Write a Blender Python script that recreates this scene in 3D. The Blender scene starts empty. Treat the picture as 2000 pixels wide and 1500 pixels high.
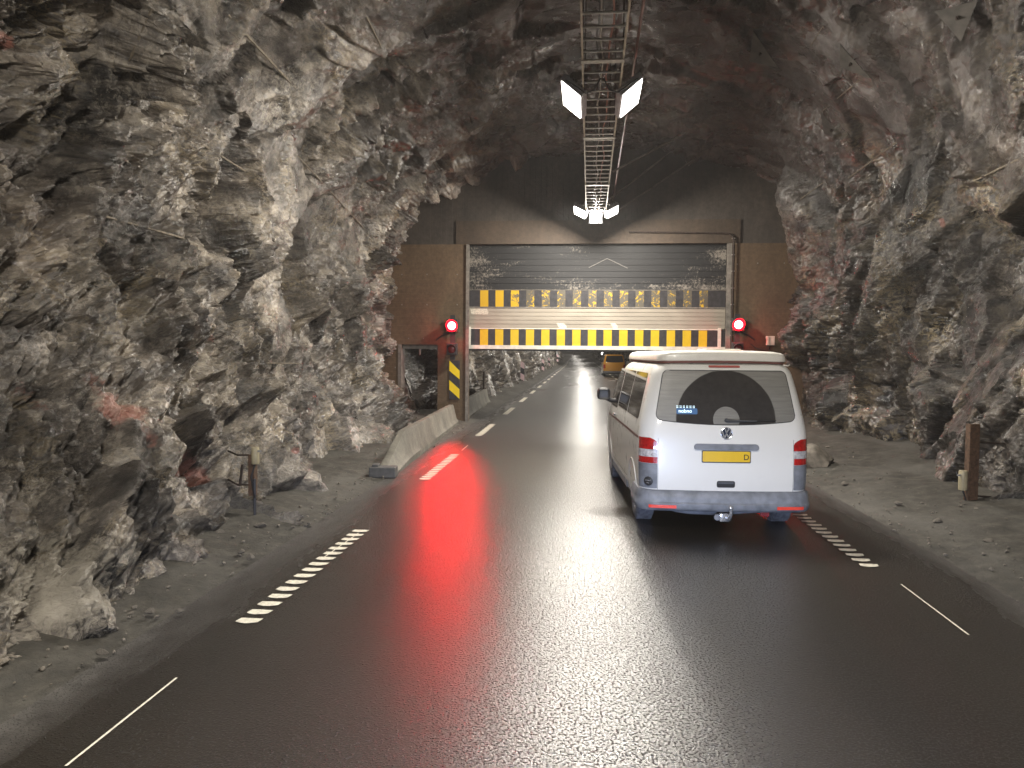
import bpy, bmesh, math, random
import numpy as np
from mathutils import Vector, Matrix
from mathutils.bvhtree import BVHTree

random.seed(7)
C = bpy.context.scene
COL = C.collection
R = math.radians

# ------------------------------------------------------------------ camera
H = 2.0
YAW, PITCH, ROLL = R(5.19), R(2.368), R(0.5)
F = 1480.0                                   # focal length in pixels of the 2000 px wide photograph
cam_d = bpy.data.cameras.new('camera')
cam_d.sensor_width = 36.0
cam_d.lens = 36.0 * F / 2000.0
cam_d.clip_start = 0.05
cam_d.clip_end = 1500
cam = bpy.data.objects.new('camera', cam_d)
COL.objects.link(cam)
CM = (Matrix.Rotation(YAW, 4, 'Z') @ Matrix.Rotation(R(90) - PITCH, 4, 'X') @ Matrix.Rotation(ROLL, 4, 'Z'))
cam.matrix_world = Matrix.Translation((0, 0, H)) @ CM
C.camera = cam
CAM = Vector((0, 0, H))

# ------------------------------------------------------------------ world: a tunnel, almost no sky light
wd = bpy.data.worlds.new('World')
C.world = wd
wd.use_nodes = True
bg = wd.node_tree.nodes['Background']
bg.inputs[0].default_value = (0.55, 0.52, 0.5, 1)
bg.inputs[1].default_value = 0.03
C.view_settings.view_transform = 'Standard'
C.view_settings.look = 'None'
C.view_settings.exposure = 0.32
C.view_settings.gamma = 1.0
C.cycles.use_denoising = True
C.cycles.denoising_input_passes = 'RGB_ALBEDO_NORMAL'
C.cycles.sample_clamp_indirect = 6.0
C.cycles.max_bounces = 8
C.cycles.diffuse_bounces = 4

HAZE = 0.0008
LAMP_W = 400.0        # one LED floodlight
HEAD_W = 720.0         # one headlamp of the vehicle the picture is taken from
BEAM_W = 520.0       # its forward beam
RED_W = 30.0          # one lit red signal


def ray(x, y):
    d = Vector(((x - 1000) / F, (750 - y) / F, -1.0))
    return (CM.to_3x3() @ d).normalized()


def atY(x, y, Y):
    d = ray(x, y)
    return CAM + d * (Y / d.y)


def atZ(x, y, z=0.0):
    d = ray(x, y)
    return CAM + d * ((z - H) / d.z)


def road_x(Y):
    return -1.25e-4 * max(0.0, Y - 110) ** 2


def road_z(Y):
    return 7.5e-5 * max(0.0, Y - 110) ** 2


# ------------------------------------------------------------------ bookkeeping helpers
def tag(o, label=None, cat=None, group=None, kind=None):
    if label: o['label'] = label
    if cat: o['category'] = cat
    if group: o['group'] = group
    if kind: o['kind'] = kind
    return o


def thing(name, label, cat, loc=(0, 0, 0), rotz=0.0, group=None):
    o = bpy.data.objects.new(name, None)
    COL.objects.link(o)
    o.location = loc
    o.rotation_euler = (0, 0, rotz)
    o.empty_display_size = 0.1
    return tag(o, label, cat, group)


class MB:
    """collects geometry, then links it as one mesh object"""
    def __init__(s):
        s.v, s.f, s.m = [], [], []

    def add(s, vs, fs, m=0, M=None):
        b = len(s.v)
        for p in vs:
            p = Vector(p)
            s.v.append(tuple(M @ p if M is not None else p))
        for f in fs:
            s.f.append(tuple(b + i for i in f))
            s.m.append(m)
        return s

    def box(s, c, d, m=0, M=None, bev=0.0):
        x, y, z = d[0] / 2, d[1] / 2, d[2] / 2
        T = Matrix.Translation(c)
        if M is not None:
            T = M @ T
        if bev <= 0:
            vs = [(-x, -y, -z), (x, -y, -z), (x, y, -z), (-x, y, -z), (-x, -y, z), (x, -y, z), (x, y, z), (-x, y, z)]
            fs = [(0, 3, 2, 1), (4, 5, 6, 7), (0, 1, 5, 4), (1, 2, 6, 5), (2, 3, 7, 6), (3, 0, 4, 7)]
            return s.add(vs, fs, m, T)
        bm = bmesh.new()
        bmesh.ops.create_cube(bm, size=1)
        for v in bm.verts:
            v.co = Vector((v.co.x * d[0], v.co.y * d[1], v.co.z * d[2]))
        bmesh.ops.bevel(bm, geom=bm.edges[:], offset=bev, segments=2, affect='EDGES', profile=0.5)
        s.from_bm(bm, m, T)
        return s

    def from_bm(s, bm, m=0, M=None):
        bm.verts.index_update()
        s.add([v.co.copy() for v in bm.verts], [[v.index for v in f.verts] for f in bm.faces], m, M)
        bm.free()

    def tube(s, pts, r, n=8, m=0, M=None, caps=True):
        pts = [Vector(p) for p in pts]
        rr = r if isinstance(r, (list, tuple)) else [r] * len(pts)
        vs, fs = [], []
        up = None
        for i, p in enumerate(pts):
            t = (pts[min(i + 1, len(pts) - 1)] - pts[max(i - 1, 0)]).normalized()
            if up is None:
                up = Vector((0, 0, 1)) if abs(t.z) < 0.9 else Vector((1, 0, 0))
            a = t.cross(up).normalized()
            up = a.cross(t).normalized()
            for k in range(n):
                q = 2 * math.pi * k / n
                vs.append(p + (a * math.cos(q) + up * math.sin(q)) * rr[i])
        for i in range(len(pts) - 1):
            for k in range(n):
                k2 = (k + 1) % n
                fs.append((i * n + k, i * n + k2, (i + 1) * n + k2, (i + 1) * n + k))
        if caps:
            fs.append(tuple(reversed(range(n))))
            fs.append(tuple((len(pts) - 1) * n + k for k in range(n)))
        return s.add(vs, fs, m, M)

    def lathe(s, prof, n=32, m=0, M=None, closed=False):
        """prof: (radius, height) pairs turned about local z"""
        vs, fs = [], []
        for (r, h) in prof:
            for k in range(n):
                q = 2 * math.pi * k / n
                vs.append((r * math.cos(q), r * math.sin(q), h))
        L = len(prof)
        for i in range(L if closed else L - 1):
            j = (i + 1) % L
            for k in range(n):
                k2 = (k + 1) % n
                fs.append((i * n + k, i * n + k2, j * n + k2, j * n + k))
        if not closed:
            fs.append(tuple(reversed(range(n))))
            fs.append(tuple((L - 1) * n + k for k in range(n)))
        return s.add(vs, fs, m, M)

    def prism(s, poly, y0, y1, m=0, M=None):
        """poly of (x, z), extruded in y"""
        n = len(poly)
        vs = [(p[0], y0, p[1]) for p in poly] + [(p[0], y1, p[1]) for p in poly]
        fs = [tuple(range(n)), tuple(reversed(range(n, 2 * n)))]
        for i in range(n):
            j = (i + 1) % n
            fs.append((i, i + n, j + n, j))
        return s.add(vs, fs, m, M)

    def build(s, name, mats, parent=None, smooth=False, autosmooth=None, label=None):
        me = bpy.data.meshes.new(name)
        me.from_pydata([tuple(v) for v in s.v], [], s.f)
        if not isinstance(mats, (list, tuple)):
            mats = [mats]
        for mt in mats:
            me.materials.append(mt)
        if len(mats) > 1:
            me.polygons.foreach_set('material_index', s.m)
        bm = bmesh.new()
        bm.from_mesh(me)
        bmesh.ops.recalc_face_normals(bm, faces=bm.faces[:])
        if autosmooth:
            for f in bm.faces: f.smooth = True
            for e in bm.edges:
                if len(e.link_faces) == 2 and e.calc_face_angle(0) > R(autosmooth):
                    e.smooth = False
        elif smooth:
            for f in bm.faces: f.smooth = True
        bm.to_mesh(me)
        bm.free()
        o = bpy.data.objects.new(name, me)
        COL.objects.link(o)
        if parent is not None:
            o.parent = parent
        if label: o['label'] = label
        return o


# ------------------------------------------------------------------ materials
def mat(name):
    m = bpy.data.materials.new(name)
    m.use_nodes = True
    nt = m.node_tree
    b = nt.nodes['Principled BSDF']
    return m, nt, b


def N(nt, t, **kw):
    n = nt.nodes.new(t)
    for k, v in kw.items():
        if k in n.inputs.keys():
            n.inputs[k].default_value = v
        else:
            setattr(n, k, v)
    return n


def coords(nt, scale=(1, 1, 1), rot=(0, 0, 0)):
    tc = N(nt, 'ShaderNodeTexCoord')
    mp = N(nt, 'ShaderNodeMapping')
    mp.inputs['Scale'].default_value = scale
    mp.inputs['Rotation'].default_value = rot
    nt.links.new(tc.outputs['Object'], mp.inputs['Vector'])
    return mp.outputs['Vector']


def noise(nt, vec, scale, detail=4, rough=0.55, dist=0.0):
    n = N(nt, 'ShaderNodeTexNoise')
    n.inputs['Scale'].default_value = scale
    n.inputs['Detail'].default_value = detail
    n.inputs['Roughness'].default_value = rough
    n.inputs['Distortion'].default_value = dist
    nt.links.new(vec, n.inputs['Vector'])
    return n.outputs['Fac']


def ramp(nt, fac, stops, interp='LINEAR'):
    n = N(nt, 'ShaderNodeValToRGB')
    n.color_ramp.interpolation = interp
    e = n.color_ramp.elements
    while len(e) < len(stops):
        e.new(0.5)
    for i, (p, c) in enumerate(stops):
        e[i].position = p
        e[i].color = (c, c, c, 1) if isinstance(c, (int, float)) else (*c, 1)
    nt.links.new(fac, n.inputs['Fac'])
    return n.outputs['Color']


def mix(nt, fac, a, b, mode='MIX'):
    n = N(nt, 'ShaderNodeMix', data_type='RGBA', blend_type=mode)
    for s_, v in ((n.inputs[0], fac), (n.inputs[6], a), (n.inputs[7], b)):
        if isinstance(v, (int, float)):
            s_.default_value = v
        elif isinstance(v, tuple):
            s_.default_value = (*v, 1)
        else:
            nt.links.new(v, s_)
    return n.outputs[2]


def mth(nt, op, a, b=0.0, c=None, clamp=False):
    n = N(nt, 'ShaderNodeMath', operation=op, use_clamp=clamp)
    for s_, v in zip(n.inputs, (a, b, c)):
        if v is None: continue
        if isinstance(v, (int, float)): s_.default_value = v
        else: nt.links.new(v, s_)
    return n.outputs[0]


def bump(nt, h, dist, strength=1.0, normal=None):
    n = N(nt, 'ShaderNodeBump')
    n.inputs['Distance'].default_value = dist
    n.inputs['Strength'].default_value = strength
    nt.links.new(h, n.inputs['Height'])
    if normal is not None:
        nt.links.new(normal, n.inputs['Normal'])
    return n.outputs['Normal']


def simple(name, col, rough=0.5, metal=0.0, var=0.12, vscale=6.0, bmp=0.0, bscale=60.0, spec=0.5, coat=0.0):
    m, nt, b = mat(name)
    v = coords(nt)
    f = noise(nt, v, vscale, 5)
    c = ramp(nt, f, [(0.25, tuple(max(0, x * (1 - 2 * var)) for x in col)), (0.75, tuple(min(1, x * (1 + var)) for x in col))])
    nt.links.new(c, b.inputs['Base Color'])
    b.inputs['Roughness'].default_value = rough
    b.inputs['Metallic'].default_value = metal
    b.inputs['Specular IOR Level'].default_value = spec
    b.inputs['Coat Weight'].default_value = coat
    b.inputs['Coat Roughness'].default_value = 0.08
    if bmp > 0:
        nt.links.new(bump(nt, noise(nt, v, bscale, 4), bmp), b.inputs['Normal'])
    return m


def emit(name, col, s, base=(0.8, 0.8, 0.8)):
    m, nt, b = mat(name)
    v = coords(nt)
    f = noise(nt, v, 30, 2)
    c = ramp(nt, f, [(0.3, tuple(x * 0.92 for x in col)), (0.7, col)])
    nt.links.new(c, b.inputs['Emission Color'])
    b.inputs['Emission Strength'].default_value = s
    b.inputs['Base Color'].default_value = (*base, 1)
    return m


def rock_material():
    m, nt, b = mat('blasted_rock')
    v = coords(nt)
    at = N(nt, 'ShaderNodeAttribute', attribute_name='rock')       # r: tone per block, g: red paint, b: pale quartz, also brightness painted on the upper left
    sep = N(nt, 'ShaderNodeSeparateColor')
    nt.links.new(at.outputs['Color'], sep.inputs['Color'])
    tone, paint, pale = sep.outputs[0], sep.outputs[1], sep.outputs[2]
    at2 = N(nt, 'ShaderNodeAttribute', attribute_name='grime')      # shotcrete and soot under the roof
    v2 = coords(nt, (0.9, 0.75, 1.5), (0.7, 0.5, 0.2))
    f1 = noise(nt, v2, 2.3, 8, 0.62, 0.6)
    f2 = noise(nt, v, 13.0, 10, 0.76, 1.0)
    f = mth(nt, 'ADD', mth(nt, 'MULTIPLY', f1, 0.35), mth(nt, 'MULTIPLY', f2, 0.45))
    f = mth(nt, 'ADD', f, mth(nt, 'MULTIPLY', tone, 0.24))
    c = ramp(nt, f, [(0.36, (0.010, 0.009, 0.0085)), (0.46, (0.052, 0.045, 0.039)), (0.55, (0.145, 0.126, 0.107)), (0.66, (0.44, 0.385, 0.315))])
    vein = ramp(nt, noise(nt, v2, 3.1, 10, 0.7, 1.8), [(0.455, 0.0), (0.5, 1.0), (0.545, 0.0)])
    vm = ramp(nt, noise(nt, v, 0.9, 3), [(0.48, 0.0), (0.66, 0.8)])
    c = mix(nt, mth(nt, 'MULTIPLY', vein, vm), c, (0.36, 0.29, 0.18))
    rust = ramp(nt, noise(nt, v, 0.55, 4, 0.6, 0.5), [(0.56, 0.0), (0.72, 0.55)])
    c = mix(nt, rust, c, (0.12, 0.086, 0.064))
    pn = ramp(nt, mth(nt, 'ADD', pale, mth(nt, 'MULTIPLY', mth(nt, 'SUBTRACT', f2, 0.5), 1.6)), [(0.45, 0.0), (0.7, 1.0)])
    c = mix(nt, pn, c, (0.34, 0.305, 0.25))
    c = mix(nt, mth(nt, 'MULTIPLY', at2.outputs['Fac'], 0.82), c, mix(nt, f2, (0.030, 0.025, 0.022), (0.090, 0.074, 0.066)))
    pp = ramp(nt, mth(nt, 'ADD', paint, mth(nt, 'MULTIPLY', mth(nt, 'SUBTRACT', noise(nt, v, 14, 6, 0.7), 0.5), 1.5)), [(0.42, 0.0), (0.85, 0.62)])
    c = mix(nt, pp, c, (0.33, 0.125, 0.095))
    nt.links.new(c, b.inputs['Base Color'])
    rg = ramp(nt, noise(nt, v, 1.7, 5), [(0.35, 0.18), (0.65, 0.42)])
    nt.links.new(rg, b.inputs['Roughness'])
    b.inputs['Specular IOR Level'].default_value = 0.9
    strata = noise(nt, coords(nt, (1.2, 1.0, 9.0), (0.9, 0.35, 0.3)), 3.2, 9, 0.68, 1.4)
    h1 = mth(nt, 'ADD', noise(nt, v2, 8.0, 12, 0.74, 0.6), mth(nt, 'MULTIPLY', strata, 0.55))
    vor = N(nt, 'ShaderNodeTexVoronoi', feature='F1')
    vor.inputs['Scale'].default_value = 16.0
    wv = mix(nt, 0.06, v2, None or N(nt, 'ShaderNodeTexNoise').outputs['Color'])
    nt.links.new(wv, vor.inputs['Vector'])
    hh = mth(nt, 'ADD', h1, mth(nt, 'MULTIPLY', vor.outputs['Distance'], 0.35))
    flaky = ramp(nt, noise(nt, v, 0.75, 3, 0.5, 0.4), [(0.42, 0.12), (0.60, 1.0)])
    n1 = bump(nt, mth(nt, 'MULTIPLY', hh, flaky), 0.085, 1.0)
    n2 = bump(nt, mth(nt, 'MULTIPLY', noise(nt, v, 30, 9, 0.8), mth(nt, 'ADD', flaky, 0.15)), 0.030, 1.0, n1)
    nt.links.new(n2, b.inputs['Normal'])
    return m


def road_material():
    m, nt, b = mat('wet_asphalt')
    v = coords(nt)
    sx = N(nt, 'ShaderNodeSeparateXYZ')
    nt.links.new(v, sx.inputs[0])
    ax = mth(nt, 'ABSOLUTE', mth(nt, 'SUBTRACT', sx.outputs[0], 0.3))
    vs = coords(nt, (1, 0.25, 1))
    edge = mth(nt, 'ADD', ax, mth(nt, 'MULTIPLY', mth(nt, 'SUBTRACT', noise(nt, vs, 1.6, 10, 0.72), 0.5), 0.95))
    dry = ramp(nt, mth(nt, 'MULTIPLY', edge, 0.25), [(0.735, 0.0), (0.87, 1.0)])
    agg = N(nt, 'ShaderNodeTexVoronoi', feature='F1')
    agg.inputs['Scale'].default_value = 100
    nt.links.new(v, agg.inputs['Vector'])
    f = noise(nt, v, 95, 3, 0.6)
    big = noise(nt, vs, 0.8, 4)
    c = ramp(nt, mth(nt, 'ADD', mth(nt, 'MULTIPLY', f, 0.6), mth(nt, 'MULTIPLY', big, 0.4)), [(0.35, (0.006, 0.005, 0.004)), (0.66, (0.026, 0.021, 0.016))])
    cd = ramp(nt, noise(nt, v, 7, 8, 0.7), [(0.3, (0.048, 0.045, 0.042)), (0.7, (0.115, 0.107, 0.099))])
    c = mix(nt, dry, c, cd)
    nt.links.new(c, b.inputs['Base Color'])
    wet = ramp(nt, noise(nt, vs, 0.7, 2, 0.4), [(0.3, 0.165), (0.7, 0.22)])
    rg = mix(nt, dry, wet, (0.75, 0.75, 0.75))
    nt.links.new(mix(nt, dry, (0.36, 0.36, 0.36), (0.8, 0.8, 0.8)), b.inputs['Roughness'])
    nt.links.new(rg, b.inputs['Coat Roughness'])
    nt.links.new(mth(nt, 'MULTIPLY', mth(nt, 'SUBTRACT', 1.0, dry), 0.85), b.inputs['Coat Weight'])
    b.inputs['Coat IOR'].default_value = 1.33
    b.inputs['Specular IOR Level'].default_value = 0.22
    fine = bump(nt, mth(nt, 'ADD', agg.outputs['Distance'], f), 0.0016, 0.8)
    pk = ramp(nt, noise(nt, v, 62, 2, 0.5), [(0.54, 0.0), (0.70, 1.0)])
    ph = mth(nt, 'MULTIPLY', pk, mth(nt, 'ADD', agg.outputs['Distance'], 0.3))
    nt.links.new(bump(nt, ph, 0.013, 1.0, fine), b.inputs['Normal'])
    nt.links.new(bump(nt, ph, 0.011, 1.0, fine), b.inputs['Coat Normal'])
    return m


def gravel_material():
    m, nt, b = mat('muddy_gravel')
    v = coords(nt)
    f = noise(nt, v, 5, 9, 0.7)
    c = ramp(nt, f, [(0.3, (0.022, 0.020, 0.016)), (0.5, (0.047, 0.042, 0.033)), (0.75, (0.105, 0.095, 0.076))])
    p = ramp(nt, noise(nt, coords(nt, (1, 0.5, 1)), 0.9, 5, 0.6, 0.6), [(0.45, 0.0), (0.68, 0.7)])
    c = mix(nt, p, c, (0.11, 0.103, 0.090))
    nt.links.new(c, b.inputs['Base Color'])
    b.inputs['Roughness'].default_value = 0.8
    n1 = bump(nt, noise(nt, v, 16, 8, 0.7), 0.05, 0.8)
    nt.links.new(bump(nt, noise(nt, v, 90, 4, 0.7), 0.01, 0.8, n1), b.inputs['Normal'])
    return m


def concrete(name, c0, c1, boards=None, spacing=6.0, rough=0.75):
    m, nt, b = mat(name)
    v = coords(nt)
    f = noise(nt, coords(nt, (1, 1, 0.45)), 1.3, 8, 0.62, 0.3)
    c = ramp(nt, f, [(0.3, c0), (0.7, c1)])
    sp = ramp(nt, noise(nt, v, 9, 7, 0.7), [(0.35, 0.72), (0.65, 1.1)])
    c = mix(nt, 1.0, c, sp, 'MULTIPLY')
    nt.links.new(c, b.inputs['Base Color'])
    b.inputs['Roughness'].default_value = rough
    h = noise(nt, v, 25, 6, 0.65)
    nrm = bump(nt, h, 0.01, 0.7)
    if boards:
        w = N(nt, 'ShaderNodeTexWave', wave_type='BANDS', bands_direction=boards, wave_profile='SAW')
        w.inputs['Scale'].default_value = spacing
        w.inputs['Distortion'].default_value = 0.15
        w.inputs['Detail'].default_value = 1
        nt.links.new(v, w.inputs['Vector'])
        nrm = bump(nt, w.outputs['Fac'], 0.012, 0.6, nrm)
    nt.links.new(nrm, b.inputs['Normal'])
    return m


def car_paint(name, col, dirt=(0.30, 0.27, 0.22)):
    m, nt, b = mat(name)
    v = coords(nt)
    sx = N(nt, 'ShaderNodeSeparateXYZ')
    nt.links.new(v, sx.inputs[0])
    f = noise(nt, v, 5, 8, 0.7)
    low = mth(nt, 'MULTIPLY', mth(nt, 'SUBTRACT', 0.75, sx.outputs[2]), 0.9, clamp=True)
    d = mth(nt, 'MULTIPLY', mth(nt, 'ADD', low, 0.06), f, clamp=True)
    c = mix(nt, d, col, dirt)
    nt.links.new(c, b.inputs['Base Color'])
    nt.links.new(ramp(nt, f, [(0.3, 0.24), (0.7, 0.38)]), b.inputs['Roughness'])
    b.inputs['Coat Weight'].default_value = 0.6
    b.inputs['Coat Roughness'].default_value = 0.06
    nt.links.new(bump(nt, noise(nt, v, 1.6, 2), 0.012, 0.25), b.inputs['Normal'])
    return m


def window_material(name, arc=None):
    m, nt, b = mat(name)
    v = coords(nt)
    f = noise(nt, v, 12, 6, 0.7)
    base = ramp(nt, f, [(0.3, (0.018, 0.016, 0.016)), (0.7, (0.036, 0.032, 0.031))])
    b.inputs['Roughness'].default_value = 0.05
    if arc:
        cx, cz, r0, r1 = arc
        sx = N(nt, 'ShaderNodeSeparateXYZ')
        nt.links.new(v, sx.inputs[0])
        dx = mth(nt, 'SUBTRACT', sx.outputs[0], cx)
        dz = mth(nt, 'SUBTRACT', sx.outputs[2], cz)
        r = mth(nt, 'SQRT', mth(nt, 'ADD', mth(nt, 'MULTIPLY', dx, dx), mth(nt, 'MULTIPLY', dz, dz)))
        r = mth(nt, 'ADD', r, mth(nt, 'MULTIPLY', mth(nt, 'SUBTRACT', noise(nt, v, 5, 5), 0.5), 0.02))
        rn = mth(nt, 'DIVIDE', r, r1)
        k = r0 / r1
        dirt = ramp(nt, rn, [(k * 0.985, 1.0), (k * 1.02, 0.0), (0.975, 0.0), (0.998, 1.0)])
        st = ramp(nt, noise(nt, coords(nt, (1, 1, 14)), 3, 6, 0.65), [(0.3, 0.62), (0.7, 1.0)])
        dd = mth(nt, 'MULTIPLY', dirt, st)
        film = mix(nt, mth(nt, 'ADD', mth(nt, 'MULTIPLY', dd, 0.85), 0.07), base, (0.25, 0.24, 0.215))
        nt.links.new(film, b.inputs['Base Color'])
        nt.links.new(mth(nt, 'ADD', mth(nt, 'MULTIPLY', dirt, 0.33), 0.12), b.inputs['Roughness'])
    else:
        nt.links.new(base, b.inputs['Base Color'])
    return m


def gate_material(name, top_dirt, clean, dirty, seams=True):
    m, nt, b = mat(name)
    v = coords(nt)
    big = noise(nt, coords(nt, (0.5, 1, 1.2)), 1.2, 7, 0.65, 0.5)
    fine = noise(nt, v, 16, 9, 0.75)
    k = mth(nt, 'ADD', mth(nt, 'MULTIPLY', big, 0.5), mth(nt, 'MULTIPLY', fine, 0.5))
    if top_dirt > .5:
        sx = N(nt, 'ShaderNodeSeparateXYZ')
        nt.links.new(v, sx.inputs[0])
        ends = mth(nt, 'MULTIPLY', mth(nt, 'SUBTRACT', mth(nt, 'ABSOLUTE', sx.outputs[0]), 2.2), 0.05, clamp=True)
        lowp = mth(nt, 'MULTIPLY', mth(nt, 'SUBTRACT', 4.25, sx.outputs[2]), 0.10, clamp=True)
        k = mth(nt, 'ADD', k, mth(nt, 'ADD', ends, lowp))
    d = ramp(nt, k, [(top_dirt - 0.035, 1.0), (top_dirt + 0.035, 0.0)])
    c = mix(nt, d, clean, dirty)
    c = mix(nt, 1.0, c, ramp(nt, big, [(0.3, 0.75), (0.7, 1.15)]), 'MULTIPLY')
    nt.links.new(c, b.inputs['Base Color'])
    b.inputs['Roughness'].default_value = 0.68
    return m


def worn_yellow():
    m, nt, b = mat('worn_yellow_film')
    v = coords(nt)
    sx = N(nt, 'ShaderNodeSeparateXYZ')
    nt.links.new(v, sx.inputs[0])
    # the two leftmost strips are nearly whole, the others flaked off
    whole = mth(nt, 'MULTIPLY', mth(nt, 'SUBTRACT', -2.0, sx.outputs[0]), 0.35, clamp=True)
    f = mth(nt, 'ADD', noise(nt, v, 7, 9, 0.72, 1.0), whole)
    k = ramp(nt, f, [(0.53, 0.0), (0.59, 1.0)])
    c = mix(nt, k, (0.085, 0.075, 0.058), (0.50, 0.31, 0.012))
    nt.links.new(c, b.inputs['Base Color'])
    b.inputs['Roughness'].default_value = 0.45
    return m


M_ROCK = rock_material()
M_ROAD = road_material()
M_GRAV = gravel_material()
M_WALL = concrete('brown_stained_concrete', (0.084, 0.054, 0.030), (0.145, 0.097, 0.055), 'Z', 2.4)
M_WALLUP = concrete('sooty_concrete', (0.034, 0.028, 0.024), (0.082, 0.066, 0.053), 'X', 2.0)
M_LINTEL = concrete('brown_lintel_concrete', (0.048, 0.033, 0.022), (0.078, 0.054, 0.036))
M_BARR = concrete('pale_weathered_concrete', (0.075, 0.07, 0.056), (0.20, 0.185, 0.15))
M_GATE_UP = gate_material('sooted_gate_panel', 0.60, (0.20, 0.178, 0.15), (0.009, 0.009, 0.010))
M_GATE_LO = gate_material('dusty_gate_panel', 0.36, (0.30, 0.265, 0.215), (0.62, 0.58, 0.50))
M_BLACK = simple('black_film', (0.035, 0.033, 0.036), 0.4, var=0.3, vscale=9)
M_YEL = simple('yellow_reflective_film', (0.56, 0.385, 0.012), 0.4, var=0.06, vscale=8)
M_WORN = worn_yellow()
M_WHITE_RAIL = simple('white_painted_rail', (0.66, 0.62, 0.54), 0.45, var=0.15)
M_STEEL = simple('galvanised_steel', (0.42, 0.39, 0.35), 0.42, 0.8, var=0.2, vscale=14)
M_STEELPAINT = simple('dull_grey_steel', (0.20, 0.18, 0.155), 0.55, 0.1, var=0.25, vscale=10)
M_RUST = simple('rusty_steel', (0.105, 0.06, 0.036), 0.75, 0.2, var=0.35, vscale=25, bmp=0.004)
M_DARKRUST = simple('dark_rusty_steel', (0.045, 0.03, 0.023), 0.7, 0.2, var=0.35, vscale=25, bmp=0.004)
M_HOUS = simple('lamp_housing_aluminium', (0.34, 0.34, 0.36), 0.5, 0.2, var=0.15)
M_LED = emit('led_panel', (1.0, 0.965, 0.90), 14.0)
M_CABLE = simple('black_cable', (0.025, 0.024, 0.025), 0.5)
M_CABLEG = simple('grey_cable', (0.42, 0.38, 0.34), 0.5)
M_CABLER = simple('red_cable', (0.36, 0.16, 0.12), 0.5)
M_SIG = simple('black_signal_housing', (0.03, 0.028, 0.03), 0.5)
M_REDLIT = emit('lit_red_lens', (1.0, 0.05, 0.045), 70.0, (0.6, 0.02, 0.02))
M_REDBLOOM = emit('red_bloom_ring', (1.0, 0.0, 0.015), 3.0, (0.5, 0.01, 0.02))  # emission that stands in for bloom around the lit lens
M_REDOFF = simple('dark_red_lens', (0.16, 0.008, 0.014), 0.12, coat=0.6)
M_WHITEBOX = simple('offwhite_plastic', (0.62, 0.56, 0.47), 0.5)
M_PAINT = simple('white_road_paint', (0.68, 0.64, 0.53), 0.55, var=0.18, vscale=30, bmp=0.003, bscale=120)
M_PINK = simple('pale_pink_reflector', (0.86, 0.62, 0.64), 0.45)
M_VAN = car_paint('white_car_paint', (0.76, 0.745, 0.71))
M_POP = simple('white_fibreglass', (0.78, 0.75, 0.69), 0.35, var=0.06, coat=0.3)
M_GREY = simple('grey_bumper_plastic', (0.20, 0.21, 0.235), 0.5, var=0.25, vscale=7, bmp=0.002, bscale=150)
M_DKGREY = simple('dark_grey_plastic', (0.075, 0.078, 0.085), 0.5, var=0.2)
M_GAP = simple('panel_gap', (0.018, 0.017, 0.017), 0.6)
M_SEAM = simple('shaded_seam', (0.20, 0.195, 0.19), 0.6)
M_BROWNSTR = simple('maroon_stripe', (0.11, 0.022, 0.022), 0.35)
M_GASK = simple('reddish_rubber_seal', (0.17, 0.07, 0.06), 0.6)
M_WINR = window_material('dirty_rear_glass', (0.0, 1.275, 0.145, 0.555))
M_WINS = window_material('dark_side_glass')
M_TAILR = simple('red_tail_lens', (0.42, 0.012, 0.012), 0.14, var=0.25, vscale=30, coat=1.0)
M_TAILW = simple('clear_tail_lens', (0.55, 0.53, 0.53), 0.15, var=0.35, vscale=25, coat=1.0)
M_BRAKE = simple('faded_red_lens', (0.46, 0.13, 0.11), 0.25)
M_REFL = simple('orange_red_reflector', (0.75, 0.07, 0.045), 0.25)
M_CHROME = simple('chrome', (0.72, 0.72, 0.74), 0.2, 0.75, var=0.08)
M_PLATE = simple('yellow_number_plate', (0.74, 0.47, 0.02), 0.4, var=0.06)
M_TYRE = None
M_RIM = simple('silver_alloy', (0.45, 0.44, 0.43), 0.35, 0.8, var=0.15)
M_YVAN = car_paint('amber_car_paint', (0.62, 0.27, 0.01), (0.3, 0.16, 0.04))
M_WVAN = car_paint('cream_car_paint', (0.62, 0.55, 0.45))
M_BLUE = emit('blue_reflection', (0.01, 0.12, 0.35), 0.45, (0.02, 0.05, 0.1))  # glowing blue that imitates a sign's reflection in the rear glass
M_BLUETXT = emit('reflected_text', (0.6, 0.88, 1.0), 1.6)
M_PALEROCK = simple('pale_rock_groove', (0.20, 0.165, 0.12), 0.7, var=0.35, vscale=18, bmp=0.02, bscale=30)
M_PLATEST = simple('sooty_bolt_plate', (0.075, 0.066, 0.057), 0.7, 0.0, var=0.3)


def tyre_material():
    m, nt, b = mat('tyre_rubber')
    b.inputs['Roughness'].default_value = 0.7
    v = coords(nt)
    f = ramp(nt, noise(nt, v, 20, 5), [(0.3, (0.07, 0.07, 0.08)), (0.7, (0.19, 0.19, 0.21))])
    nt.links.new(f, b.inputs['Base Color'])
    return m


M_TYRE = tyre_material()


# ------------------------------------------------------------------ numpy noise for the rock
def _h(ix, iy, iz, seed):
    n = (ix.astype(np.uint32) * np.uint32(374761393) + iy.astype(np.uint32) * np.uint32(668265263)
         + iz.astype(np.uint32) * np.uint32(2246822519) + np.uint32(seed * 3266489917 & 0xffffffff))
    n = (n ^ (n >> np.uint32(15))) * np.uint32(2246822519)
    n = (n ^ (n >> np.uint32(13))) * np.uint32(3266489917)
    n = n ^ (n >> np.uint32(16))
    return n.astype(np.float32) / np.float32(4294967295.0)


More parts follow.
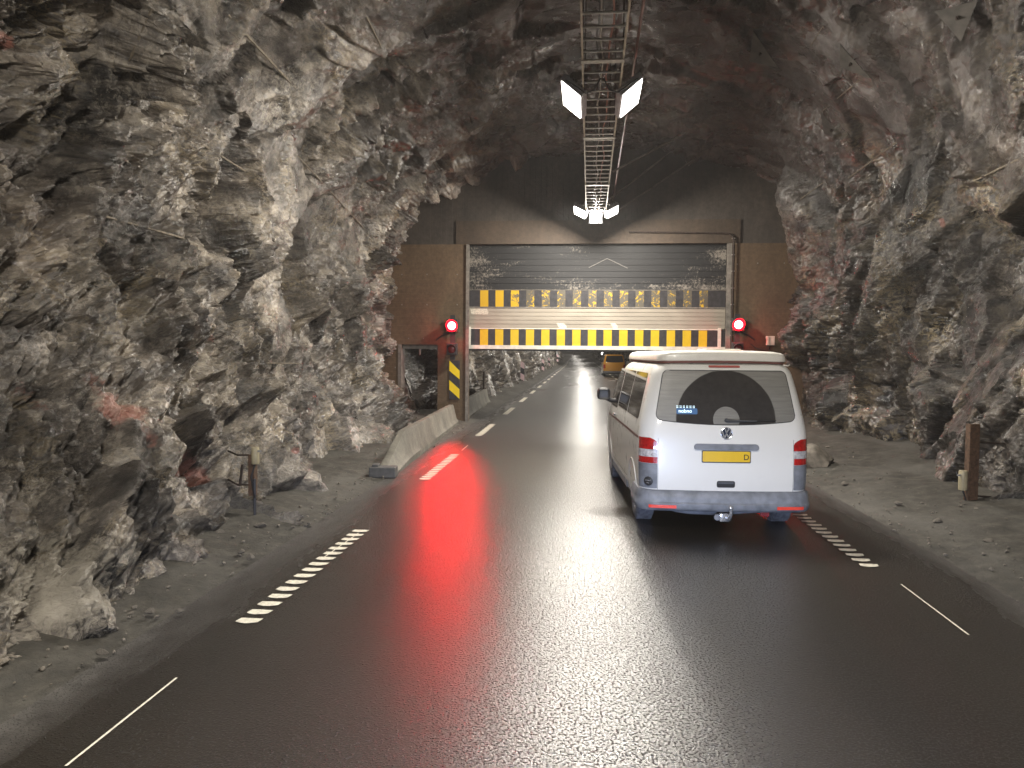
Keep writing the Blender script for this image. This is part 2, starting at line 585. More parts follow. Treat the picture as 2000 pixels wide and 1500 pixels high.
def vnoise(p, seed):
    b = np.floor(p)
    f = (p - b).astype(np.float32)
    b = b.astype(np.int64)
    f = f * f * (3 - 2 * f)
    out = 0
    for dx in (0, 1):
        wx = f[:, 0] if dx else 1 - f[:, 0]
        for dy in (0, 1):
            wy = f[:, 1] if dy else 1 - f[:, 1]
            for dz in (0, 1):
                wz = f[:, 2] if dz else 1 - f[:, 2]
                out = out + wx * wy * wz * _h(b[:, 0] + dx, b[:, 1] + dy, b[:, 2] + dz, seed)
    return out * 2 - 1


def fbm(p, seed, octv=4, gain=0.5):
    a, s, t = 1.0, 0, 0
    for i in range(octv):
        s = s + a * vnoise(p * (2.0 ** i) + 17.3 * i, seed + i)
        t += a
        a *= gain
    return s / t


def cells(p, seed, wide):
    """nearest and second nearest feature: distances, offsets and random numbers of each"""
    sh = (-1, 0, 1) if wide else (0, 1)
    b = np.floor(p if wide else p - 0.5).astype(np.int64)
    n = len(p)
    f = [np.full(n, 9e9, np.float32) for _ in range(2)]
    off = [np.zeros((n, 3), np.float32) for _ in range(2)]
    key = [np.zeros((n, 3), np.int32) for _ in range(2)]
    for dx in sh:
        for dy in sh:
            for dz in sh:
                ix, iy, iz = b[:, 0] + dx, b[:, 1] + dy, b[:, 2] + dz
                d = np.stack([p[:, 0] - ix - (0.1 + 0.8 * _h(ix, iy, iz, seed)),
                              p[:, 1] - iy - (0.1 + 0.8 * _h(ix, iy, iz, seed + 1)),
                              p[:, 2] - iz - (0.1 + 0.8 * _h(ix, iy, iz, seed + 2))], 1).astype(np.float32)
                q = np.sqrt((d * d).sum(1))
                m2 = (q < f[1]) & (q >= f[0])
                m1 = q < f[0]
                f[1][m1] = f[0][m1]; off[1][m1] = off[0][m1]; key[1][m1] = key[0][m1]
                k = np.stack([dx + 0 * ix, dy + 0 * ix, dz + 0 * ix], 1)
                for t, m_ in ((0, m1), (1, m2)):
                    f[t][m_] = q[m_]; off[t][m_] = d[m_]; key[t][m_] = k[m_]
    idr = []
    for t in (0, 1):
        jx, jy, jz = (b + key[t]).T
        idr.append(np.stack([_h(jx, jy, jz, seed + 10 + k) for k in range(4)], 1))
    return f, off, idr


def rot(p, a, b):
    ca, sa, cb, sb = math.cos(a), math.sin(a), math.cos(b), math.sin(b)
    x, y, z = p[:, 0], p[:, 1], p[:, 2]
    y, z = ca * y - sa * z, sa * y + ca * z
    x, y = cb * x - sb * y, sb * x + cb * y
    return np.stack([x, y, z], 1)


def rock_disp(p, side, smooth):
    """inward displacement of the blasted rock at points p; side -1 left, +1 right; smooth 0..1"""
    wv = np.stack([fbm(p * 0.9, 31, 3), fbm(p * 0.9 + 40, 41, 3), fbm(p * 0.9 + 90, 51, 3)], 1)
    q = p + 0.12 * wv
    # foliation that dips along the tunnel
    q = np.where((side < 0)[:, None], rot(q, 0.75, 0.25), rot(q, -0.62, -0.2))
    q = q * np.array([0.9, 1.25, 0.68])
    d = np.zeros(len(p), np.float32)
    d += 0.30 * fbm(p * 0.33 + 5, 3, 3)
    tone = 0
    mk = np.clip(0.5 + 1.6 * fbm(p * 0.4 + 11, 77, 2), 0.05, 1.0)
    for sc, amp, tilt, seed, msk, wdt in ((2.1, 0.32, 0.60, 100, 1.0, .05), (0.85, 0.17, 0.44, 200, 0.35 + 0.65 * mk, .08),
                                     (0.36, 0.072, 0.26, 300, mk, .12), (0.15, 0.032, 0.11, 400, 0.15 + 0.85 * mk, .25), (0.065, 0.013, 0.045, 450, 0.25 + 0.75 * mk, .4)):
        f, off, idr = cells(q / sc, seed, sc > 0.5)
        lays = []
        for t in (0, 1):
            g = (idr[t][:, 1:4] - 0.5) * 2
            lays.append(amp * (idr[t][:, 0] - 0.5) * 1.5 + tilt * (off[t] * g).sum(1))
        gap = f[1] - f[0]
        w = np.clip(gap / wdt, 0, 1)
        w = w * w * (3 - 2 * w)
        lay = lays[0] * (0.5 + 0.5 * w) + lays[1] * (0.5 - 0.5 * w)
        crack = np.clip(1 - gap / 0.10, 0, 1)
        lay = lay - amp * 0.30 * crack * (idr[0][:, 3] > 0.35)
        d += (lay * msk).astype(np.float32)
        idr = idr[0]
        if sc < 1.0 and sc > 0.1:
            tone = tone + idr[:, 2] * 0.33
    d += 0.05 * mk * np.abs(fbm(q * 4.0, 500, 4))
    d += 0.018 * fbm(p * 14, 600, 3, 0.6)
    d = d * (1 - 0.74 * smooth)
    d = d - np.where(side < 0, 0.55 * np.exp(-((p[:, 1] - 9.2) / 0.8) ** 2) * np.clip(1.6 - p[:, 2], 0, 1), 0)      # hollow behind the post
    d = d - np.where(side > 0, 0.5 * np.exp(-((p[:, 1] - 10.0) / 1.2) ** 2 - ((p[:, 2] - 4.4) / 0.9) ** 2), 0)
    return d, tone


def catmull(P, t):
    P = np.asarray(P, float)
    n = len(P)
    x = t * (n - 1)
    i = np.clip(np.floor(x).astype(int), 0, n - 2)
    f = (x - i)[:, None]
    p1, p2 = P[i], P[i + 1]
    p0 = np.where((i > 0)[:, None], P[np.clip(i - 1, 0, n - 1)], 2 * p1 - p2)
    p3 = np.where((i < n - 2)[:, None], P[np.clip(i + 2, 0, n - 1)], 2 * p2 - p1)
    return 0.5 * (2 * p1 + (p2 - p0) * f + (2 * p0 - 5 * p1 + 4 * p2 - p3) * f ** 2 + (3 * p1 - p0 - 3 * p2 + p3) * f ** 3)


PROF_NEAR = [(-3.55, -0.3), (-4.25, 0.9), (-4.95, 2.2), (-5.35, 3.7), (-5.1, 5.3), (-4.15, 6.6), (-2.7, 7.45), (-0.6, 8.0),
             (1.6, 8.05), (3.5, 7.6), (4.9, 6.7), (5.75, 5.3), (6.05, 3.7), (5.85, 2.2), (5.5, 0.9), (5.2, -0.3)]
PROF_GATE = [(-5.15, -0.3), (-5.6, 0.9), (-5.85, 2.2), (-5.65, 3.8), (-5.0, 5.3), (-4.1, 6.4), (-2.6, 7.1), (-0.6, 7.5),
             (1.6, 7.55), (3.7, 7.35), (5.1, 6.6), (5.8, 5.3), (6.1, 3.7), (6.05, 2.2), (6.15, 0.9), (6.35, -0.3)]
PROF_MID = [(-4.1, -0.3), (-4.7, 0.9), (-5.25, 2.2), (-5.5, 3.8), (-5.0, 5.3), (-4.1, 6.5), (-2.6, 7.4), (-0.6, 8.0),
            (1.6, 8.1), (3.7, 7.75), (5.1, 6.7), (5.8, 5.3), (6.1, 3.7), (6.0, 2.2), (6.0, 0.9), (6.15, -0.3)]
PROF_FAR = [(-4.0, -0.3), (-4.35, 0.9), (-4.9, 2.2), (-5.3, 3.8), (-5.0, 5.3), (-4.1, 6.5), (-2.6, 7.4), (-0.6, 8.0),
            (1.6, 8.1), (3.7, 7.75), (4.9, 6.7), (5.5, 5.3), (5.7, 3.7), (5.6, 2.2), (5.3, 0.9), (5.1, -0.3)]


def prof_at(Y):
    A = [np.asarray(x, float) for x in (PROF_NEAR, PROF_MID, PROF_GATE, PROF_FAR)]
    ks = [8.5, 17.0, 21.0, 26.0]
    if Y <= ks[0]: P = A[0]
    elif Y >= ks[3]: P = A[3]
    else:
        for i in range(3):
            if ks[i] <= Y <= ks[i + 1]:
                t = (Y - ks[i]) / (ks[i + 1] - ks[i])
                t = t * t * (3 - 2 * t)
                P = A[i] * (1 - t) + A[i + 1] * t
    P = P.copy()
    P[:, 0] += road_x(Y)
    P[:, 1] += road_z(Y)
    return P


def rock_grid(Ys, T):
    ny, nt_ = len(Ys), len(T)
    base = np.zeros((ny, nt_, 3))
    for i, Y in enumerate(Ys):
        p = catmull(prof_at(Y), T)
        base[i, :, 0] = p[:, 0]
        base[i, :, 1] = Y
        base[i, :, 2] = p[:, 1]
    tx = np.gradient(base, axis=1)
    nrm = np.stack([-tx[:, :, 2], np.zeros((ny, nt_)), tx[:, :, 0]], 2)      # turned to point inwards
    nrm = -nrm if (nrm[ny // 2, 2, 0] < 0) else nrm
    nrm /= np.linalg.norm(nrm, axis=2, keepdims=True) + 1e-9
    P = base.reshape(-1, 3)
    side = np.where(P[:, 0] < 0.3, -1, 1)
    z = P[:, 2]
    # the roof is smoother, sprayed and sooted; a ragged line parts it from the bare walls
    sm = np.clip((z - 5.3 + 1.3 * fbm(P * 0.5 + 3, 900, 3) - np.where(side > 0, 0.0, 1.0)) / 1.3, 0, 1)
    d, tone = rock_disp(P, side, sm * 0.85)
    Q = P + nrm.reshape(-1, 3) * d[:, None]
    return Q, tone, sm, base


def add_rock(name, label, Q, idx, attrs, Mt, cat='rock', smooth_=False):
    """idx: (rows, cols) index grid into Q"""
    used = idx.reshape(-1)
    r, c = idx.shape
    loc = np.arange(r * c).reshape(r, c)
    quads = np.stack([loc[:-1, :-1], loc[1:, :-1], loc[1:, 1:], loc[:-1, 1:]], 2).reshape(-1, 4)
    me = bpy.data.meshes.new(name)
    nv, nf = len(used), len(quads)
    me.vertices.add(nv)
    me.vertices.foreach_set('co', Q[used].astype(np.float32).reshape(-1))
    me.loops.add(nf * 4)
    me.loops.foreach_set('vertex_index', quads.astype(np.int32).reshape(-1))
    me.polygons.add(nf)
    me.polygons.foreach_set('loop_start', np.arange(0, nf * 4, 4, dtype=np.int32))
    me.polygons.foreach_set('use_smooth', np.full(nf, smooth_, bool))
    me.update(calc_edges=True)
    me.validate()
    ca = me.attributes.new('rock', 'FLOAT_COLOR', 'POINT')
    col = np.ones((nv, 4), np.float32)
    for k in range(3):
        col[:, k] = attrs[k][used]
    ca.data.foreach_set('color', col.reshape(-1))
    ga = me.attributes.new('grime', 'FLOAT', 'POINT')
    ga.data.foreach_set('value', attrs[3][used].astype(np.float32))
    me.materials.append(Mt)
    o = bpy.data.objects.new(name, me)
    COL.objects.link(o)
    return tag(o, label, cat)


def seg_dist(P, a, b):
    a, b = np.array(a), np.array(b)
    ab = b - a
    t = np.clip(((P - a) @ ab) / (ab @ ab), 0, 1)
    return np.linalg.norm(P - (a + t[:, None] * ab), axis=1)


# near tunnel: station spacing follows the distance from the camera
Ys = [-14.0]
while Ys[-1] < 22.6:
    y = Ys[-1]
    Ys.append(y + (0.5 if y < 0.5 else (0.12 if y < 3 else max(0.016, 0.0031 * y))))
Ys = np.array(Ys)
# arch samples equally spaced along the arc
tt = np.linspace(0, 1, 4000)
arc = catmull(prof_at(14.0), tt)
sl = np.concatenate([[0], np.cumsum(np.linalg.norm(np.diff(arc, axis=0), axis=1))])
NT = 1300
T = np.interp(np.linspace(0, sl[-1], NT), sl, tt)
Q, tone, sm, base = rock_grid(Ys, T)
ny = len(Ys)
G = np.arange(ny * NT).reshape(ny, NT)

# ray casting against the rock, to find where marks and fixings seen in the photograph sit on it
sub_r = np.unique(np.concatenate([np.arange(np.searchsorted(Ys, 2.5), ny, 2), [ny - 1]]))
sub_c = np.arange(0, NT, 3)
SG = np.arange(len(sub_r) * len(sub_c)).reshape(len(sub_r), len(sub_c))
SV = Q[G[np.ix_(sub_r, sub_c)].reshape(-1)]
SF = np.stack([SG[:-1, :-1], SG[1:, :-1], SG[1:, 1:], SG[:-1, 1:]], 2).reshape(-1, 4)
BVH = BVHTree.FromPolygons(SV.tolist(), SF.tolist())


def hit(x, y):
    h = BVH.ray_cast(CAM, ray(x, y), 60.0)
    if h[0] is None:
        return atY(x, y, 20.0), Vector((0, -1, 0))
    n = h[1]
    if n.dot(ray(x, y)) > 0: n = -n
    return h[0], n


paint = np.zeros(len(Q), np.float32)
for (x0, y0, x1, y1, r, s) in ((225, 795, 385, 940, 0.20, 1.0), (180, 740, 300, 860, 0.10, 0.62), (395, 600, 415, 660, 0.10, 0.6),
                               (742, 560, 745, 640, 0.16, 0.40), (574, 880, 580, 880, 0.05, 1.3), (590, 640, 600, 800, 0.08, 0.40),
                               (1740, 640, 1725, 720, 0.12, 0.40), (1740, 700, 1735, 720, 0.05, 0.30), (1838, 430, 1841, 440, 0.05, 1.3),
                               (40, 760, 80, 800, 0.10, 0.5), (0, 75, 8, 82, 0.08, 1.2)):
    a, _ = hit(x0, y0)
    b_, _ = hit(x1, y1)
    dd = seg_dist(Q, a, b_ + Vector((0.001, 0, 0)))
    paint = np.maximum(paint, s * np.clip(1.4 - dd / r, 0, 1))
pale = np.zeros(len(Q), np.float32)
for (x, y, r, s) in ((140, 1130, 0.75, 0.75), (60, 960, 0.5, 0.5), (250, 1110, 0.5, 0.6), (60, 1200, 0.6, 0.55), (1850, 740, 0.7, 0.42),
                     (1960, 900, 0.5, 0.5), (560, 830, 0.35, 0.35), (330, 360, 0.7, 0.40), (90, 640, 0.9, 0.3), (150, 260, 0.8, 0.35),
                     (560, 200, 1.2, 0.5), (380, 90, 1.1, 0.46), (250, 180, 1.0, 0.46), (620, 330, 0.9, 0.42), (440, 420, 0.8, 0.45), (60, 100, 1.0, 0.44), (1790, 230, 0.6, 0.40)):  # most of these brighten the upper left wall in place of lamp light
    a, _ = hit(x, y)
    dd = np.linalg.norm(Q - np.array(a), axis=1)
    pale = np.maximum(pale, s * np.clip(1.3 - dd / r, 0, 1))
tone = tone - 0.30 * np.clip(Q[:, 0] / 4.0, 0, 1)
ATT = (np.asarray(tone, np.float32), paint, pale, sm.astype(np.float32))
# the three faces of the cave: left wall, roof, right wall
cl = int(np.searchsorted(np.linspace(0, sl[-1], NT), sl[np.searchsorted(tt, 4.35 / 15)]))
cr = int(np.searchsorted(np.linspace(0, sl[-1], NT), sl[np.searchsorted(tt, 10.7 / 15)]))
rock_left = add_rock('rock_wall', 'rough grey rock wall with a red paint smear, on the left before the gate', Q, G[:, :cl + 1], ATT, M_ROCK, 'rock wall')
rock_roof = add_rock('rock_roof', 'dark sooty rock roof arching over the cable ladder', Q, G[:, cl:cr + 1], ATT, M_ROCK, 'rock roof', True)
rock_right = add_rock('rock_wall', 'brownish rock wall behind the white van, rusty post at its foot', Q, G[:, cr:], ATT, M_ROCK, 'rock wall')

# tunnel beyond the gate
Yf = [22.7]
while Yf[-1] < 420:
    Yf.append(Yf[-1] + max(0.10, 0.0052 * Yf[-1]))
Yf = np.array(Yf)
Tf = np.concatenate([np.linspace(0, 3 / 15, 110), np.linspace(3 / 15, 12 / 15, 70)[1:], np.linspace(12 / 15, 1, 70)[1:]])
Qf, tonef, smf, _ = rock_grid(Yf, Tf)
Gf = np.arange(len(Yf) * len(Tf)).reshape(len(Yf), len(Tf))
z0 = np.zeros(len(Qf), np.float32)
ATF = (np.asarray(tonef, np.float32), z0, z0, smf.astype(np.float32))
add_rock('rock_wall', 'jagged rock wall seen under the gate, behind the striped roadside markers', Qf, Gf[:, :111], ATF, M_ROCK, 'rock wall')
add_rock('rock_roof', 'rock roof of the tunnel beyond the gate, above its road', Qf, Gf[:, 110:180], ATF, M_ROCK, 'rock roof')
add_rock('rock_wall', 'far rock wall on the right beyond the gate, past the yellow van', Qf, Gf[:, 179:], ATF, M_ROCK, 'rock wall')

# ------------------------------------------------------------------ ground: road and shoulders
def strip_sheet(name, cols, zf, mt, Ylist, kind='structure'):
    vs, fs = [], []
    n = len(cols)
    for Y in Ylist:
        for k, X in enumerate(cols):
            x = X(Y) if callable(X) else X
            vs.append((x + road_x(Y), Y, road_z(Y) + zf(x, Y, k)))
    for i in range(len(Ylist) - 1):
        for k in range(n - 1):
            fs.append((i * n + k, i * n + k + 1, (i + 1) * n + k + 1, (i + 1) * n + k))
    mb = MB()
    mb.v, mb.f, mb.m = vs, fs, [0] * len(fs)
    o = mb.build(name, mt, smooth=True)
    return tag(o, kind=kind)


Yroad = list(np.arange(-14, 120, 2.0)) + list(np.arange(120, 421, 6.0))
road = strip_sheet('road', [-3.05, -1.5, 0, 1.5, 3.6], lambda x, Y, k: 0.0, M_ROAD, Yroad)
tag(road, 'wet black road shining under the tunnel lamps', None)


def shoulder(name, x_in, x_out, rise, Yl, ncol):
    sgn = 1 if x_out > x_in else -1
    cols = np.linspace(0, 1, ncol)
    P, vs, fs = [], [], []
    for Y in Yl:
        for t in cols:
            P.append((x_in + (x_out - x_in) * t, Y, t))
    P = np.array(P)
    q = np.stack([P[:, 0], P[:, 1], np.zeros(len(P))], 1)
    nz = 0.055 * fbm(q * 1.6, 800, 4) + 0.018 * fbm(q * 9, 820, 3)
    edge = np.clip(P[:, 2] * 6, 0, 1)
    z = 0.012 - 0.03 * (1 - edge) + rise * np.clip(P[:, 2], 0, 1) ** 1.3 + (nz + 0.02) * edge
    # ragged inner edge
    x = P[:, 0] - sgn * 0.10 * fbm(q * np.array([0, 1.3, 0]), 840, 4) * (1 - edge)
    for i in range(len(P)):
        Y = P[i, 1]
        vs.append((x[i] + road_x(Y), Y, z[i] + road_z(Y)))
    n = ncol
    for i in range(len(Yl) - 1):
        for k in range(n - 1):
            fs.append((i * n + k, i * n + k + 1, (i + 1) * n + k + 1, (i + 1) * n + k))
    mb = MB()
    mb.v, mb.f, mb.m = vs, fs, [0] * len(fs)
    return tag(mb.build(name, M_GRAV, smooth=True), kind='structure')


Ysh = list(np.arange(-14, 2, 1.0)) + list(np.arange(2, 24, 0.1)) + list(np.arange(24, 70, 0.6)) + list(np.arange(70, 421, 6))
tag(shoulder('gravel_verge', -2.98, -6.6, 0.35, Ysh, 34), 'brown muddy gravel strip at the foot of the left rock wall')
tag(shoulder('gravel_verge', 3.45, 7.2, 0.42, Ysh, 34), 'broad muddy gravel strip to the right of the white van')

# painted edge lines, children of the road
def line_x(side, Y):
    return (-1.215 * 2.0 if side < 0 else 1.375 * 2.0)


def edge_dash(side, y0, y1, bars=True):
    mb = MB()
    w = 0.17
    if bars:
        n = int(round((y1 - y0) / 0.185))
        p = (y1 - y0) / n
        for i in range(n):
            yb = y0 + i * p
            sk = 0.035
            x0 = line_x(side, yb) - w / 2 + random.uniform(-.006, .006)
            hb = p * 0.56
            pts = []
            for k in range(7):                                     # rounded leading edge of each rumble bar
                q = k / 6
                pts.append((x0 + w * q, yb + sk * 0 + 0.03 * (1 - (2 * q - 1) ** 2) * -1 + 0.03 + random.uniform(-.003, .003)))
            for k in range(6, -1, -1):
                q = k / 6
                pts.append((x0 + w * q + 0.012, yb + hb + random.uniform(-.003, .003)))
            b = len(mb.v)
            for (x, y) in pts:
                mb.v.append((x + road_x(y), y, 0.006 + road_z(y)))
            mb.f.append(tuple(range(b, b + len(pts))))
            mb.m.append(0)
    else:
        b = len(mb.v)
        x = line_x(side, y0)
        for (xx, yy) in ((x - w / 2, y0), (x + w / 2, y0), (x + w / 2, y1), (x - w / 2, y1)):
            mb.v.append((xx + road_x(yy), yy, 0.006 + road_z(yy)))
        mb.f.append((b, b + 1, b + 2, b + 3))
        mb.m.append(0)
    return mb.build('edge_line', M_PAINT, road)


PER = 6.35
Y0 = 5.27
for side in (-1, 1):
    off = 0.0 if side < 0 else 2.15 - 0.05
    for k in range(-2, 24):
        ya = Y0 + off + k * PER
        edge_dash(side, ya, ya + 3.03, bars=(ya < 19))
# thin worn sealing line beside the paint
def thin_line(pts, w=0.014, nm='thin_line'):
    mb = MB()
    for (a, b) in zip(pts[:-1], pts[1:]):
        i = len(mb.v)
        mb.v += [(a[0] - w / 2, a[1], .005), (a[0] + w / 2, a[1], .005), (b[0] + w / 2, b[1], .005), (b[0] - w / 2, b[1], .005)]
        mb.f.append((i, i + 1, i + 2, i + 3)); mb.m.append(0)
    return mb.build(nm, M_PAINT, road)


for seg in (((128, 1498), (345, 1325)), ((632, 1090), (700, 1042)), ((1760, 1142), (1892, 1241)), ((902, 880), (914, 870))):
    a, b_ = atZ(*seg[0]), atZ(*seg[1])
    thin_line([(a.x, a.y), (b_.x, b_.y)])

# ------------------------------------------------------------------ gate wall
GY = 21.4                                               # front face of the wall
def gx(x): return atY(x, 640, GY).x
def gz(y, x=1160): return atY(x, y, GY).z


XL, XR = gx(913), gx(1419)
ZT = gz(476)
wall = thing('gate_wall', 'brown concrete end wall with a wide gate opening, set in the rock cave', 'wall', (0.4, GY, 0))
ox = 0.4
def wbox(mb, x0, x1, y0, y1, z0, z1, m=0):
    mb.box(((x0 + x1) / 2 - ox, (y0 + y1) / 2, (z0 + z1) / 2), (x1 - x0, y1 - y0, z1 - z0), m)


DX0, DX1, DZ = gx(781), gx(855), gz(673, 820)
mb = MB()
wbox(mb, -8.5, DX0, 0, .4, -0.5, ZT)                     # left of the walkway
wbox(mb, DX0, DX1, 0, .4, DZ, ZT)                        # over the walkway
wbox(mb, DX1, XL, 0, .4, -0.5, ZT)                       # pillar beside the gate
wbox(mb, XR, 8.5, 0, .4, -0.5, ZT)                       # right of the gate
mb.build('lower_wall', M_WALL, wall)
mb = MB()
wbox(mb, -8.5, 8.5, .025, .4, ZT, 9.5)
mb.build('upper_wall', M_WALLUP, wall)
mb = MB()
wbox(mb, gx(890), gx(1442), -.015, .02, ZT + .003, gz(430))
mb.build('lintel', M_LINTEL, wall)
mb = MB()
wbox(mb, XL - .045, XL + .045, -.045, -.003, 0.0, ZT - .01)
mb.build('door_post', M_STEELPAINT, wall)
mb = MB()
wbox(mb, XR - .03, XR + .10, -.045, -.003, 0.0, ZT - .01)
mb.build('door_post', M_STEELPAINT, wall)
mb = MB()
wbox(mb, DX0 - .05, DX0 + .05, -.02, .41, -0.2, DZ)
wbox(mb, DX0 + .05, DX1, .15, .2, DZ - .12, DZ - .003)
wbox(mb, (DX0 + DX1) / 2 - .02, (DX0 + DX1) / 2 + .02, .14, .22, DZ - .3, DZ - .12)
mb.build('walkway_frame', M_STEELPAINT, wall)
mb = MB()
for (px_, py_) in ((785, 536), (834, 536), (893, 536), (785, 595), (834, 595), (893, 595), (768, 661), (798, 661), (827, 661), (772, 718), (770, 778), (1480, 514), (1532, 514), (1540, 646), (1440, 516)):
    c = atY(px_, py_, GY)
    MB().tube([(c.x - ox, -.004, c.z), (c.x - ox, .01, c.z)], .02, 8).build('tie_hole', M_STEELPAINT, wall)

# ------------------------------------------------------------------ gate leaf
gate = thing('lifting_gate', 'grimy sectional gate with two yellow and black striped bands, hanging half lowered', 'gate', (0.4, GY + .12, 0))
GX0, GX1 = XL + .03, XR - .02
gcx = 0.4
zb = [gz(683), gz(675.5), gz(643.5), gz(601), gz(599), gz(566.5), gz(478)]


def leafbox(mb, x0, x1, z0, z1, y0=0.0, y1=.06, m=0):
    mb.box(((x0 + x1) / 2 - gcx, (y0 + y1) / 2, (z0 + z1) / 2), (x1 - x0, y1 - y0, z1 - z0), m)


def slat_panel(z0, z1, n, mt, name):
    mb = MB()
    h = (z1 - z0) / n
    for i in range(n):
        a = z0 + i * h
        leafbox(mb, GX0, GX1, a + .006, a + h - .006)
        leafbox(mb, GX0, GX1, a - .006, a + .006, .012, .05)
    return mb.build(name, mt, gate)


slat_panel(zb[5] + .02, ZT + .1, 8, M_GATE_UP, 'upper_panel')
slat_panel(zb[2] + .03, zb[3] - .01, 5, M_GATE_LO, 'lower_panel')


def band(z0, z1, ymat, name):
    mb = MB()
    a, b_ = gx(919.5), gx(1403) - .02
    leafbox(mb, GX0, a, z0, z1, -.004, .06, 0)
    n = 15
    st = [gx(936.5) + (gx(1366) - gx(936.5)) * i / 14 for i in range(n)]
    wdt = gx(952.3) - gx(936.5)
    e = a
    for s_ in st:
        leafbox(mb, e, s_, z0, z1, -.004, .06, 0)
        leafbox(mb, s_, s_ + wdt, z0, z1, -.006, .06, 1)
        e = s_ + wdt
    leafbox(mb, e, GX1, z0, z1, -.004, .06, 0)
    return mb.build(name, [M_BLACK, ymat], gate)


band(zb[4], zb[5], M_WORN, 'upper_band')
band(zb[1], zb[2], M_YEL, 'lower_band')
mb = MB()
leafbox(mb, XL - .01, XR - .01, zb[0], zb[1] - .002, -.04, .07)
leafbox(mb, XL - .01, gx(918.5), zb[1], zb[2] + .06, -.03, .07)
leafbox(mb, gx(1403.5), gx(1410), zb[1], zb[2] + .06, -.03, .07)
leafbox(mb, gx(918.5), gx(1403.5), zb[2] + .003, zb[2] + .03, -.015, .05)
mb.build('bottom_rail', M_WHITE_RAIL, gate)
mb = MB()
leafbox(mb, GX0, GX1, zb[0] - .05, zb[0] - .003, 0, .05)
mb.build('rubber_seal', M_CABLE, gate)
mb = MB()
leafbox(mb, GX0, GX1, zb[3] - .008, zb[4] - .002, -.012, .05)
leafbox(mb, GX0, GX1, zb[5] + .003, zb[5] + .018, -.012, .05)
mb.build('joint_rail', M_STEELPAINT, gate)
M_GLUE = simple('peeled_glue', (0.60, 0.55, 0.45), 0.6, var=0.3, vscale=40)
for (xa, xb_, ya, yb_, sk) in ((918, 954, 603, 614, 3), (1087, 1107, 631, 642, 6), (1192, 1207, 631, 642, -6)):
    a, b_ = atY(xa, ya, GY + .12), atY(xb_, yb_, GY + .12)
    k = sk * .0145
    mb = MB()
    mb.prism([(a.x - gcx, a.z), (b_.x - gcx - abs(k), a.z), (b_.x - gcx, b_.z + (a.z - b_.z) * .4), (b_.x - gcx - .02, b_.z), (a.x - gcx + abs(k), b_.z)], -.003, .01)
    mb.build('peeled_patch', M_GLUE, gate)
mb = MB()
for (p0, p1) in (((1150, 523), (1186, 505)), ((1186, 505), (1226, 524))):
    a, b_ = atY(*p0, GY + .12), atY(*p1, GY + .12)
    mb.tube([(a.x - gcx, -.004, a.z), (b_.x - gcx, -.004, b_.z)], .012, 6)
mb.build('scratch_mark', simple('scratched_metal', (0.16, 0.15, 0.14), 0.5), gate)

